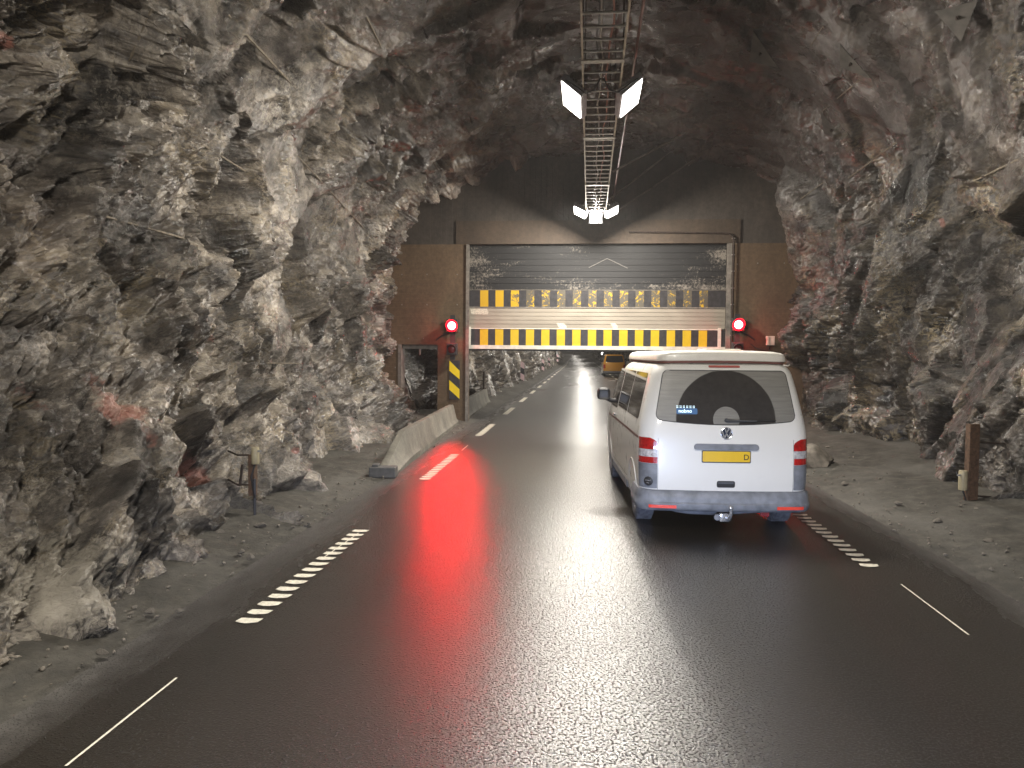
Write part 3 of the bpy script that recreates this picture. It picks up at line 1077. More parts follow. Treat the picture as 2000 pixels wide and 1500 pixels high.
# ------------------------------------------------------------------ red signals, hazard plate, box, conduit
def signal(px0, px1, label, shadow_side):
    c0 = atY(*px0, GY - .34)
    c1 = atY(*px1, GY - .34)
    t = thing('traffic_signal', label, 'traffic light', (c0.x, GY - .34, 0), 0, 'red signals on both sides of the gate')
    mb = MB()
    zt, zl = c0.z, c1.z
    mb.box((0, .11, zt), (.34, .16, .36), 0, None, .02)
    mb.build('housing', M_SIG, t)
    mb = MB()
    mb.box((0, .11, zl), (.30, .16, .34), 0, None, .02)
    mb.build('housing', M_SIG, t)
    mb = MB()
    mb.prism([(-.07, zl - .3), (.07, zl - .3), (.07, zt + .3), (-.07, zt + .3)], .19, .23)
    mb.build('backing_plate', M_SIG, t)
    Mx = Matrix.Rotation(R(90), 4, 'X')
    for z, mt, rr in ((zt, M_REDLIT, .112), (zl, M_REDOFF, .115)):
        lens = MB()
        Tm = Matrix.Translation((0, .03, z)) @ Mx
        lens.lathe([(rr, 0), (rr * .98, .02), (rr * .8, .045), (rr * .45, .062), (.01, .068)], 28, 0, Tm)
        lo = lens.build('lens', mt, t, smooth=True, label='lit red lens' if mt is M_REDLIT else 'unlit dark red lens')
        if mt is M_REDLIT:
            MB().lathe([(rr + .001, .012), (rr + .055, .0), (rr + .06, -.01), (rr + .001, -.005)], 28, 0, Tm, closed=True).build('bloom_ring', M_REDBLOOM, lo, smooth=True)  # ring added round the lens, its glow imitates bloom
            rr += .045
        v = MB()
        pts = []
        for k in range(13):
            q = R(-10 + 200 * k / 12)
            pts.append((math.cos(q) * (rr + .02), math.sin(q) * (rr + .02)))
        vv, ff = [], []
        for i, (a, b_) in enumerate(pts):
            dpt = -.02 - .12 * max(0.1, math.sin(R(-10 + 200 * i / 12)))
            for (s_, yy) in ((1.0, .03), (1.0, dpt), (.95, dpt), (.95, .03)):
                vv.append((a * s_, yy, b_ * s_ + z))
        for i in range(12):
            for k in range(4):
                k2 = (k + 1) % 4
                ff.append((i * 4 + k, i * 4 + k2, (i + 1) * 4 + k2, (i + 1) * 4 + k))
        v.add(vv, ff)
        v.build('visor', M_SIG, lo)
    for z in (zt, zl):
        MB().tube([(0, .19, z - .1), (0, .34, z - .1)], .02, 8).build('wall_stud', M_SIG, t)
    br = MB()
    br.tube([(0, .2, zt - .15), (.34 * shadow_side, .30, zt - .28), (.5 * shadow_side, .335, zt - .40)], .022, 8)
    br.build('bracket', M_SIG, t)
    L = bpy.data.lights.new('signal_light', 'POINT')
    L.energy = RED_W
    L.color = (1.0, 0.005, 0.01)
    L.shadow_soft_size = .10
    lo = bpy.data.objects.new('signal_light', L)
    COL.objects.link(lo)
    lo.parent = t
    lo.location = (0, -.16, zt)
    S = bpy.data.lights.new('signal_beam', 'SPOT')
    S.energy = BEAM_W * (1.0 if shadow_side < 0 else .25)
    S.color = (1.0, 0.0, 0.006)
    S.spot_size = R(34)
    S.spot_blend = .8
    S.shadow_soft_size = .10
    so = bpy.data.objects.new('signal_beam', S)
    COL.objects.link(so)
    so.parent = t
    so.location = (0, -.17, zt)
    so.scale = (.36, 1, 1)
    so.rotation_euler = (R(-71), 0, -math.atan2(c0.x, GY))
    return t


signal((882, 636), (882, 682), 'lit red traffic signal on the pillar above the striped hazard plate', -1)
signal((1443, 634), (1441, 681), 'lit red traffic signal on the right wall, next to a small white box', 1)

c = atY(887.5, 742, GY - .03)
hz = thing('hazard_plate', 'black hazard plate with two slanting yellow stripes on the pillar', 'sign', (c.x, GY - .03, 0))
w2 = .15
zt, zbm = atY(887.5, 704, GY).z, atY(887.5, 780, GY).z
mb = MB()
mb.box((0, .012, (zt + zbm) / 2), (2 * w2, .02, zt - zbm), 0, None, .004)
mb.build('board', M_BLACK, hz)
mb = MB()
px = (zt - zbm) / 76.0
for (a0, b0, a1, b1) in ((0, 20, 20, 37), (38, 57, 56, 75)):            # left top, left bottom, right top, right bottom in rows from the top
    za0, zb0, za1, zb1 = zt - a0 * px, zt - b0 * px, zt - a1 * px, zt - b1 * px
    mb.prism([(-w2 + .003, za0 - .004), (w2 - .003, za1), (w2 - .003, zb1 + .004), (-w2 + .003, zb0)], -.002, .003)
mb.build('stripe', simple('bright_reflective_yellow', (0.84, 0.60, 0.015), 0.35, var=0.05), hz)

c = atY(1504.5, 665.5, GY - .14)
bx = thing('junction_box', 'small off-white box on a bracket, on the right wall beside the red signal', 'box', (c.x, GY - .14, c.z))
mb = MB()
mb.box((0, 0, 0), (.22, .1, .25), 0, None, .012)
mb.build('case', M_WHITEBOX, bx)
mb = MB()
mb.box((-.075, -.058, 0), (.055, .02, .24), 0, None, .006)
mb.build('lid', M_WHITEBOX, bx)
mb = MB()
mb.tube([(0, .0, -.12), (0, .06, -.22), (0, .135, -.24)], .02, 8)
mb.tube([(-.03, .02, -.12), (-.1, .08, -.26), (-.35, .12, -.2), (-.5, .12, -.08)], .012, 6)
mb.build('bracket', M_SIG, bx)

cd = thing('conduit', 'thin conduit running up the right gate post and along the lintel', 'pipe', (gx(1428.5), GY - .07, 0))
x0 = gx(1428.5)
mb = MB()
ztop = gz(456, 1420)
pts = [(0, 0, 0.1), (0, 0, ztop - .25), (-.03, 0, ztop - .1), (-.12, 0, ztop - .02), (-.25, 0, ztop), (gx(1225) - x0, 0, ztop + .05)]
mb.tube(pts, .022, 8)
mb.build('pipe', M_DARKRUST, cd)
for yy in (466, 498, 530, 563, 595, 628, 655):
    mb = MB()
    mb.box((0, .012, gz(yy, 1428)), (.09, .035, .03), 0, None, .005)
    mb.build('clamp', M_STEEL, cd)

# ------------------------------------------------------------------ cable ladder and floodlights
LZ = 5.64
la, lb = atZ(1135, 2, LZ), atZ(1230, 2, LZ)
le, lf = atZ(1145, 415, LZ), atZ(1183, 415, LZ)
mid0, mid1 = (la + lb) / 2, (le + lf) / 2
ldir = (mid1 - mid0).normalized()
lperp = Vector((ldir.y, -ldir.x, 0))
lang = math.atan2(-ldir.x, ldir.y)
LW = (lb - la).length
P0 = mid0


def lpos(s, x=0.0, dz=0.0):
    """point at distance s along the ladder counted in Y, x to its right"""
    p = P0 + ldir * ((s - P0.y) / ldir.y)
    return Vector((p.x, p.y, LZ + dz)) + lperp * x


org = lpos(0)
lad = thing('cable_ladder', 'long steel cable ladder hanging along the roof, floodlights on both its sides', 'cable ladder', org, lang)
LEND = 19.9
for sx in (-1, 1):
    mb = MB()
    s_ = -13.0
    while s_ < LEND - .05:
        e = min(s_ + 3.0, LEND)
        mb.box((sx * LW / 2, (s_ + e) / 2, .03), (.022, e - s_ - .02, .085), 0)
        s_ = e
    mb.build('side_rail', simple('brass_toned_rail', (0.46, 0.39, 0.31), 0.5, 0.3, var=0.15), lad)
mb = MB()
s_ = -13.0
k = 0
while s_ < LEND - .1:
    mb.tube([(-LW / 2 + .01, s_, .02), (LW / 2 - .01, s_, .02)], .014, 6)
    s_ += .35
    k += 1
mb.build('rung', M_STEEL, lad)['kind'] = 'stuff'
for s_ in (-4.2, -1.1, 2.0, 5.1, 9.62, 13.0, 16.6, 19.5):
    MB().box((0, s_, -.015), (LW + .03, .10, .02)).build('joint_plate', M_STEEL, lad)
mb = MB()
for s_ in (-4.2, 2.0, 9.62, 13.0, 16.6):
    for sx in (-1, 1):
        MB().tube([(sx * LW / 2, s_, .06), (sx * LW / 2, s_, 2.6)], .009, 6).build('hanger_rod', M_DARKRUST, lad)


def cable(name, label, xoff, r, mt, z=.05, wob=.02, s0=-13.0, s1=None, par=None):
    mb = MB()
    pts = []
    s1 = LEND if s1 is None else s1
    n = int((s1 - s0) / .35)
    for i in range(n + 1):
        s_ = s0 + (s1 - s0) * i / n
        pts.append(lpos(s_, xoff + wob * math.sin(s_ * 2.1 + xoff * 30) + wob * .6 * math.sin(s_ * 5.3), z + r))
    mb.tube(pts, r, 6)
    o = mb.build(name, mt, par, smooth=True)
    return tag(o, label, 'cable')


cable('cable', 'pale grey cable lying on the rungs of the cable ladder', -.02, .011, M_CABLEG)
cable('cable', 'reddish cable lying on the rungs of the cable ladder, right of the grey one', .08, .011, M_CABLER)
cable('cable', 'thin black cable lying near the left rail of the cable ladder', -.055, .007, M_CABLE)
pp = [atZ(*p, LZ + .62) for p in ((1262, -30), (1240, 115), (1222, 235), (1207, 330), (1196, 400))]
mb = MB()
mb.tube(pp, .02, 8)
o = mb.build('roof_pipe', simple('maroon_pipe', (0.20, 0.11, 0.10), 0.3, 0.3), None, smooth=True)
tag(o, 'thin dark red pipe running along the roof, right of the cable ladder', 'pipe')
for i, (a, b_, lb_) in enumerate((((1197, 335), (1322, 268), 'steel stay from the cable ladder to the roof, nearest of three'),
                                  ((1192, 388), (1296, 307), 'steel stay from the cable ladder to the roof, middle one of three'),
                                  ((1205, 412), (1345, 318), 'steel stay from the cable ladder to the roof, next to the end wall'))):
    yy = (16.6, 18.6, 20.6)[i]
    p, q = atY(*a, yy), atY(*b_, yy + .4)
    mb = MB()
    mb.tube([p, q], .02, 8)
    mb.tube([q - (q - p).normalized() * .02, q + (q - p).normalized() * .35], .012, 8)
    o = mb.build('stay_rod', M_STEELPAINT)
    tag(o, lb_, 'rod', 'steel stays holding the cable ladder')


def floodlight(pos, rotm, label, size=(.36, 1.0), led=True, watt=None, group='LED floodlights along the cable ladder'):
    """emitting face points along local -z"""
    t = bpy.data.objects.new('floodlight', None)
    COL.objects.link(t)
    t.matrix_world = Matrix.Translation(pos) @ rotm
    tag(t, label, 'floodlight', group)
    w_, l_ = size
    mb = MB()
    mb.box((0, 0, .055), (w_ + .03, l_ + .03, .10), 0, None, .012)
    for k in range(7):
        mb.box((-w_ / 2 + w_ * (k + .5) / 7, 0, .125), (.012, l_ * .8, .045))
    mb.build('housing', M_HOUS, t)
    mb = MB()
    mb.box((0, 0, -.002), (w_ - .035, l_ - .035, .012), 0)
    mb.build('led_panel', M_LED, t)
    mb = MB()
    mb.tube([(0, -.1, .14), (0, -.05, .26), (0, .0, .32)], .014, 8)
    mb.box((0, 0, .16), (.06, .3, .02))
    mb.build('bracket', M_STEELPAINT, t)
    L = bpy.data.lights.new('led_light', 'AREA')
    L.shape = 'RECTANGLE'
    L.size, L.size_y = w_ - .02, l_ - .02
    L.energy = LAMP_W if watt is None else watt
    L.color = (1.0, 0.94, 0.84)
    lo = bpy.data.objects.new('led_light', L)
    COL.objects.link(lo)
    lo.parent = t
    lo.location = (0, 0, -.012)
    return t


RZ = Matrix.Rotation(lang, 4, 'Z')


def lamp_pair(s, where, z=0.0, watt=None, back=0.0, size=(.36, 1.0), tilt_a=40):
    for sx, sd in ((-1, 'left'), (1, 'right')):
        tilt = Matrix.Rotation(R(-back), 4, 'X') @ Matrix.Rotation(R(tilt_a) * sx * -1, 4, 'Y')
        p = lpos(s, sx * (LW / 2 + .17), -.02 + z)
        floodlight(p, RZ @ tilt, where[sd], size, watt=watt)


lamp_pair(11.05, {'left': 'big bright LED floodlight left of the cable ladder, near the picture top',
                 'right': 'big bright LED floodlight right of the cable ladder, near the picture top'})
lamp_pair(19.75, {'left': 'leftmost of the three bright LED floodlights at the end of the cable ladder',
                  'right': 'rightmost of the three bright LED floodlights at the end of the cable ladder'}, back=10.0, size=(.34, .55), tilt_a=28)
fr = Matrix.Rotation(R(-62), 4, 'X')
floodlight(lpos(19.95, 0, -.12), RZ @ fr, 'middle of the three bright LED floodlights at the end of the cable ladder', (.33, .30), watt=70)
lamp_pair(1.3, watt=480, where={'left': 'LED floodlight on the left of the cable ladder above the camera', 'right': 'LED floodlight on the right of the cable ladder above the camera'})
lamp_pair(-8.3, {'left': 'LED floodlight on the left of the cable ladder behind the camera', 'right': 'LED floodlight on the right of the cable ladder behind the camera'})
# supply leads of the near pair
for sx, lbl in ((-1, 'black supply lead looping to the big left floodlight'), (1, 'black supply lead looping to the big right floodlight')):
    mb = MB()
    mb.tube([lpos(10.25, sx * .02, .0), lpos(10.35, sx * .1, -.12), lpos(10.4, sx * .22, -.14), lpos(10.48, sx * .38, 0.0), lpos(10.55, sx * .5, .10)], .011, 6)
    tag(mb.build('supply_lead', M_CABLE, None, smooth=True), lbl, 'cable')

# lamps of the tunnel beyond the gate (hidden by the leaf, their light falls on the far road)
mb = MB()
for Yk in range(12):
    Y = 30.5 + 11.0 * Yk if Yk < 8 else 30.5 + 11.0 * 8 + (Yk - 8) * 45
    p = Vector((.5 + road_x(Y), Y, 5.9 + road_z(Y)))
    floodlight(p, Matrix.Rotation(R(42), 4, 'Y'), 'LED floodlight under the roof of the tunnel beyond the gate', (.4, 1.2), watt=400 if Yk < 8 else 500,
               group='LED floodlights beyond the gate')
mb.tube([(.5, 23.0, 6.35), (.5, 120, 6.35)], .03, 8)
tag(mb.build('carrier_wire', M_STEEL), 'steel carrier wire of the lamps beyond the gate', 'wire')

# small white lamps low on the far right wall
for (x, y, r_, lb_) in ((1176.5, 690.5, .30, 'small white lamp on the far right wall, nearest to the yellow van'),
                        (1168, 689.3, .30, 'small white lamp on the far right wall, middle of the three'),
                        (1157, 687.0, .34, 'small white lamp on the far right wall, farthest of the three')):
    Yl = {1176.5: 172, 1168: 215, 1157: 300}[x]
    p = atY(x, y, Yl)
    t = thing('wall_lamp', lb_, 'lamp', p, 0, 'white lamps along the far right wall')
    mb = MB()
    mb.lathe([(r_ * .95, .0), (r_ * 1.05, .05), (r_ * 1.05, .2), (.3 * r_, .35), (.05, 2.6)], 16, 0, Matrix.Rotation(R(-90), 4, 'X') @ Matrix.Identity(4))
    mb.build('housing', M_HOUS, t)
    mb = MB()
    mb.lathe([(r_, 0), (r_ * .8, .06), (r_ * .4, .1), (.01, .11)], 16, 0, Matrix.Rotation(R(90), 4, 'X'))
    mb.build('lens', emit('far_lamp_lens', (1, .97, .95), 4.0), t, smooth=True)

# headlamps of the vehicle the picture is taken from
for sx in (-.62, .62):
    L = bpy.data.lights.new('headlamp_light', 'SPOT')
    L.energy = HEAD_W
    L.color = (0.55, 0.68, 1.0)
    L.spot_size = R(44)
    L.spot_blend = 1.0
    L.shadow_soft_size = .07
    o = bpy.data.objects.new('headlamp_light', L)
    COL.objects.link(o)
    o.location = (.15 + sx, 1.0, .72)
    o.rotation_euler = (R(79), 0, 0)
    o.scale = (2.2, 1, 1)

# ------------------------------------------------------------------ concrete barriers
def barrier(name, a, b_, h, label, slope_near=0.0, n=26):
    a, b_ = Vector(a), Vector(b_)
    L = (b_ - a).length
    ang = math.atan2(-(b_ - a).x, (b_ - a).y)
    t = thing(name, label, 'barrier', a, ang, 'concrete barriers on the left road edge')
    mb = MB()
    vs, fs = [], []
    for i in range(n + 1):
        y = L * i / n
        k = min(1.0, .12 + .88 * (y / slope_near)) if slope_near > 0 else 1.0
        hh = h * k
        dx = .03 * math.sin(i * .9)
        prof = [(.0, -.05), (0, .10 * k), (-.06, .17 * k + .01), (-.14, hh * .93), (-.16, hh), (-.27, hh), (-.29, hh * .93), (-.37, .17 * k + .01), (-.43, .10 * k), (-.43, -.05)]
        for (x, z) in prof:
            vs.append((x + random.uniform(-.004, .004), y, z + random.uniform(-.006, .006)))
    m = 10
    for i in range(n):
        for k in range(m):
            k2 = (k + 1) % m
            fs.append((i * m + k, i * m + k2, (i + 1) * m + k2, (i + 1) * m + k))
    fs.append(tuple(range(m)))
    fs.append(tuple(n * m + k for k in reversed(range(m))))
    mb.add(vs, fs)
    mb.build('body', M_BARR, t, autosmooth=35)
    return t, L


ba, bb = atZ(770, 930, 0), atZ(897, 829, 0)
bt, bL = barrier('concrete_barrier', (ba.x, ba.y, 0), (bb.x, bb.y - .1, 0), .56, 'long pale concrete barrier in front of the gate wall, its near end sloping down', 1.7)
ca, cb = atZ(913, 822, 0), atZ(958, 788, 0)
barrier('concrete_barrier', (ca.x, ca.y, 0), (cb.x, cb.y, 0), .56, 'short concrete barrier just beyond the gate wall', 0)
c = atZ(748, 934, 0)
mb = MB()
mb.box((0, 0, .09), (.42, .25, .17), 0, None, .015)
mb.box((-.12, .02, .19), (.1, .18, .04), 0, None, .01)
o = mb.build('concrete_block', concrete('dark_grey_block', (.05, .05, .05), (.11, .105, .10)))
o.location = (c.x - .02, c.y + .1, 0.0)
o.rotation_euler = (0, 0, R(4))
tag(o, 'small dark grey block lying at the sloping end of the concrete barrier', 'block')

# ------------------------------------------------------------------ roadside markers beyond the gate
for (x, y0, y1, w_, lb_) in ((1020.5, 707, 742, .25, 'pink and black striped marker board beyond the gate, the largest and nearest'),
                             (1060.5, 702, 723, .25, 'pink and black striped marker board beyond the gate, second from the gate'),
                             (1072.5, 699.5, 714, .25, 'pink and black striped marker board beyond the gate, third from the gate'),
                             (1089, 692.5, 706, .30, 'pink and black striped marker board beyond the gate, the farthest and smallest')):
    Ym = {1020.5: 50, 1060.5: 77, 1072.5: 92, 1089: 122}[x]
    ct, cbm = atY(x, y0, Ym), atY(x, y1, Ym)
    t = thing('marker_board', lb_, 'road marker', (ct.x, Ym, 0), R(8), 'striped marker boards beyond the gate')
    h = ct.z - cbm.z
    mb = MB()
    sk = .07
    for k in range(3):
        a, b_ = cbm.z + h * k / 3, cbm.z + h * (k + 1) / 3
        mb.prism([(-w_ / 2, a + sk), (w_ / 2, a - sk), (w_ / 2, b_ - sk), (-w_ / 2, b_ + sk)], -.01, .01, 0 if k % 2 == 0 else 1)
    mb.build('board', [M_PINK, M_BLACK], t)
    mb = MB()
    mb.tube([(0, .03, -.1), (0, .03, ct.z)], .025, 8)
    mb.build('post', M_DARKRUST, t)

# steel posts
c0 = atY(945, 726, 31)
o = MB().tube([(0, 0, -.2), (0, 0, c0.z)], .045, 8).tube([(0, 0, c0.z - .35), (-.75, .3, c0.z - .4)], .015, 6).build('steel_post', M_DARKRUST)
o.location = (c0.x, 31, 0)
tag(o, 'thin dark post standing behind the short barrier beyond the gate', 'post')


def canister(parent, c, r, h, side, cable_to):
    mb = MB()
    mb.lathe([(r * .9, -h / 2), (r, -h / 2 + .01), (r, h / 2 - .015), (r * .9, h / 2)], 20, 0, Matrix.Translation(c))
    o = mb.build('canister', simple('yellowed_plastic', (0.36, 0.31, 0.20), 0.45, var=0.2), parent, autosmooth=40)
    k = MB()
    k.tube([(c[0] + side * r * .9, c[1] - .02, c[2] + h * .28), (c[0] + side * (r + .035), c[1] - .03, c[2] + h * .28)], .014, 10)
    k.build('gland', M_CHROME, o)
    k = MB()
    k.tube([(c[0], c[1], c[2] - h / 2), (c[0] - side * .02, c[1], c[2] - h / 2 - .05), (c[0] - side * .05, c[1], c[2] - h / 2 - .15), cable_to], .011, 8)
    k.build('lead', M_CABLE, parent, smooth=True)


g = atZ(500, 1018, .02)
lp = thing('rusty_post', 'dark rusty post with a yellowed canister on top, against the left rock wall', 'post', (g.x, g.y, 0))
s_ = g.y / F
z_at = lambda yy: H - (yy - 686) * s_ * 1.0
mb = MB()
za, zb_ = z_at(898), z_at(982)
mb.box((-.055, 0, (za + zb_) / 2), (.055, .012, za - zb_))
mb.box((-.085, .04, (za + zb_) / 2), (.012, .08, za - zb_))
mb.box((-.022, .04, (za + zb_) / 2), (.012, .08, za - zb_))
mb.build('channel', M_RUST, lp)
mb = MB()
for zz in (za - .01, zb_ + .12):
    mb.tube([(-.06, .04, zz), (-.24, .05, zz - .005), (-.5, .35, zz)], .011, 6)
mb.tube([(-.17, .03, za - .12), (-.22, .06, zb_ + .1)], .016, 6)
mb.build('tie_rod', M_DARKRUST, lp)
mb = MB()
mb.tube([(-.005, -.02, -.05), (-.005, -.02, zb_ + .2)], .017, 8)
mb.build('standpipe', M_SIG, lp)
canister(lp, (.005, -.02, z_at(899)), .045, .195, 1, (0, -.03, .3))

g = atZ(1900, 985, .12)
rp = thing('rusty_post', 'brown rusty steel post with a canister low on its side, on the right gravel strip', 'post', (g.x, g.y, .1), R(6))
d_ = (Vector((g.x, g.y, 0)) - CAM).dot(CM.to_3x3() @ Vector((0, 0, -1)))
s_ = d_ / F
hh = 160 * s_
mb = MB()
mb.box((0, 0, hh / 2 - .1), (.10, .012, hh + .2))
mb.box((-.056, .05, hh / 2 - .1), (.012, .10, hh + .2))
mb.box((.056, .05, hh / 2 - .1), (.012, .10, hh + .2))
mb.build('channel', M_RUST, rp)
mb = MB()
mb.tube([(.05, .03, hh * .78), (.25, .06, hh * .765), (.55, .15, hh * .74)], .014, 6)
mb.build('tie_rod', M_DARKRUST, rp)
mb = MB()
mb.tube([(.05, .03, hh * .12), (.25, .06, hh * .10), (.6, .1, hh * .02)], .014, 6)
mb.build('tie_rod', M_DARKRUST, rp)
canister(rp, (-.125, .02, hh * .31), .052, .25, -1, (-.02, .01, .02))

# ------------------------------------------------------------------ bolts, drill grooves on the rock
def plate(tri, label, bolt=True):
    cx = sum(p[0] for p in tri) / 3
    cy = sum(p[1] for p in tri) / 3
    c, _ = hit(cx, cy)
    n = Vector((0, 0, 0))
    for dx in (-40, 0, 40):
        for dy in (-40, 0, 40):
            n += hit(cx + dx, cy + dy)[1]
    n = (n.normalized() * .8 + (CAM - c).normalized() * .35).normalized()
    c = c + (CAM - c).normalized() * .28
    pts = []
    for p in tri:
        d = ray(*p)
        pts.append(CAM + d * ((c - CAM).dot(n) / d.dot(n)))
    t = thing('bolt_plate', label, 'bolt plate', c, 0, 'rock bolt plates')
    vs = [p - c + n * .006 for p in pts] + [p - c - n * .006 for p in pts]
    k = len(pts)
    fs = [tuple(range(k)), tuple(reversed(range(k, 2 * k)))] + [(i, i + k, (i + 1) % k + k, (i + 1) % k) for i in range(k)]
    MB().add(vs, fs).build('plate', M_PLATEST, t)
    MB().tube([-n * .25, n * .07], .013, 8).tube([n * .006, n * .035], .028, 6).build('bolt', M_DARKRUST, t)


plate([(600, 20), (668, 30), (622, 92), (610, 70)], 'four-cornered dark bolt plate on the upper left rock wall')
plate([(668, 205), (708, 150), (716, 146), (672, 210)], 'narrow bolt plate seen edge-on on the upper left rock wall')
plate([(1472, 61), (1463, 120), (1520, 132)], 'triangular bolt plate on the roof, nearest right of the cable ladder')
plate([(1641, 87), (1641, 130), (1704, 156)], 'triangular bolt plate on the upper right rock, second from the cable ladder')
plate([(1601, 216), (1610, 261), (1661, 283)], 'triangular bolt plate on the right rock, lowest of the large ones')
plate([(1826, 22), (1910, 0), (1877, 81)], 'large triangular bolt plate at the top right corner')

GROOVES = [((430, 12), (568, 163), .028, 0), ((700, 0), (745, 92), .02, 0), ((372, 268), (480, 335), .022, 0), ((582, 305), (712, 447), .024, 0),
           ((160, 410), (360, 466), .022, 0), ((735, 418), (778, 455), .016, 0), ((520, 709), (590, 710), .014, 0), ((252, 120), (300, 10), .02, 0),
           ((1652, 352), (1812, 232), .022, 1), ((1562, 390), (1610, 355), .02, 1), ((1890, 360), (1992, 310), .02, 1), ((1600, 222), (1680, 155), .016, 1),
           ((1800, 408), (1835, 392), .016, 1), ((1895, 415), (1928, 398), .016, 1), ((1583, 90), (1608, 50), .016, 1)]
for (a, b_, r_, sd) in GROOVES:
    pts = []
    for i in range(15):
        t_ = i / 14
        h_, n_ = hit(a[0] + (b_[0] - a[0]) * t_, a[1] + (b_[1] - a[1]) * t_)
        pts.append(h_)
    # a drill hole is straight: use the line between the ends, pushed to the median depth of the wall
    A_, B_ = pts[0], pts[-1]
    best = [p for p in pts]
    sm_pts = []
    for i in range(15):
        L_ = A_.lerp(B_, i / 14)
        q = best[i]
        sm_pts.append(L_.lerp(q, .5) if (q - L_).length < .4 else L_)
    jit = [r_ * .75 * random.uniform(.7, 1.1) for _ in sm_pts]
    jit[0] = jit[-1] = r_ * .35
    o = MB().tube(sm_pts, jit, 7).build('drill_groove', M_PALEROCK, rock_left if sd == 0 else rock_right, smooth=True)

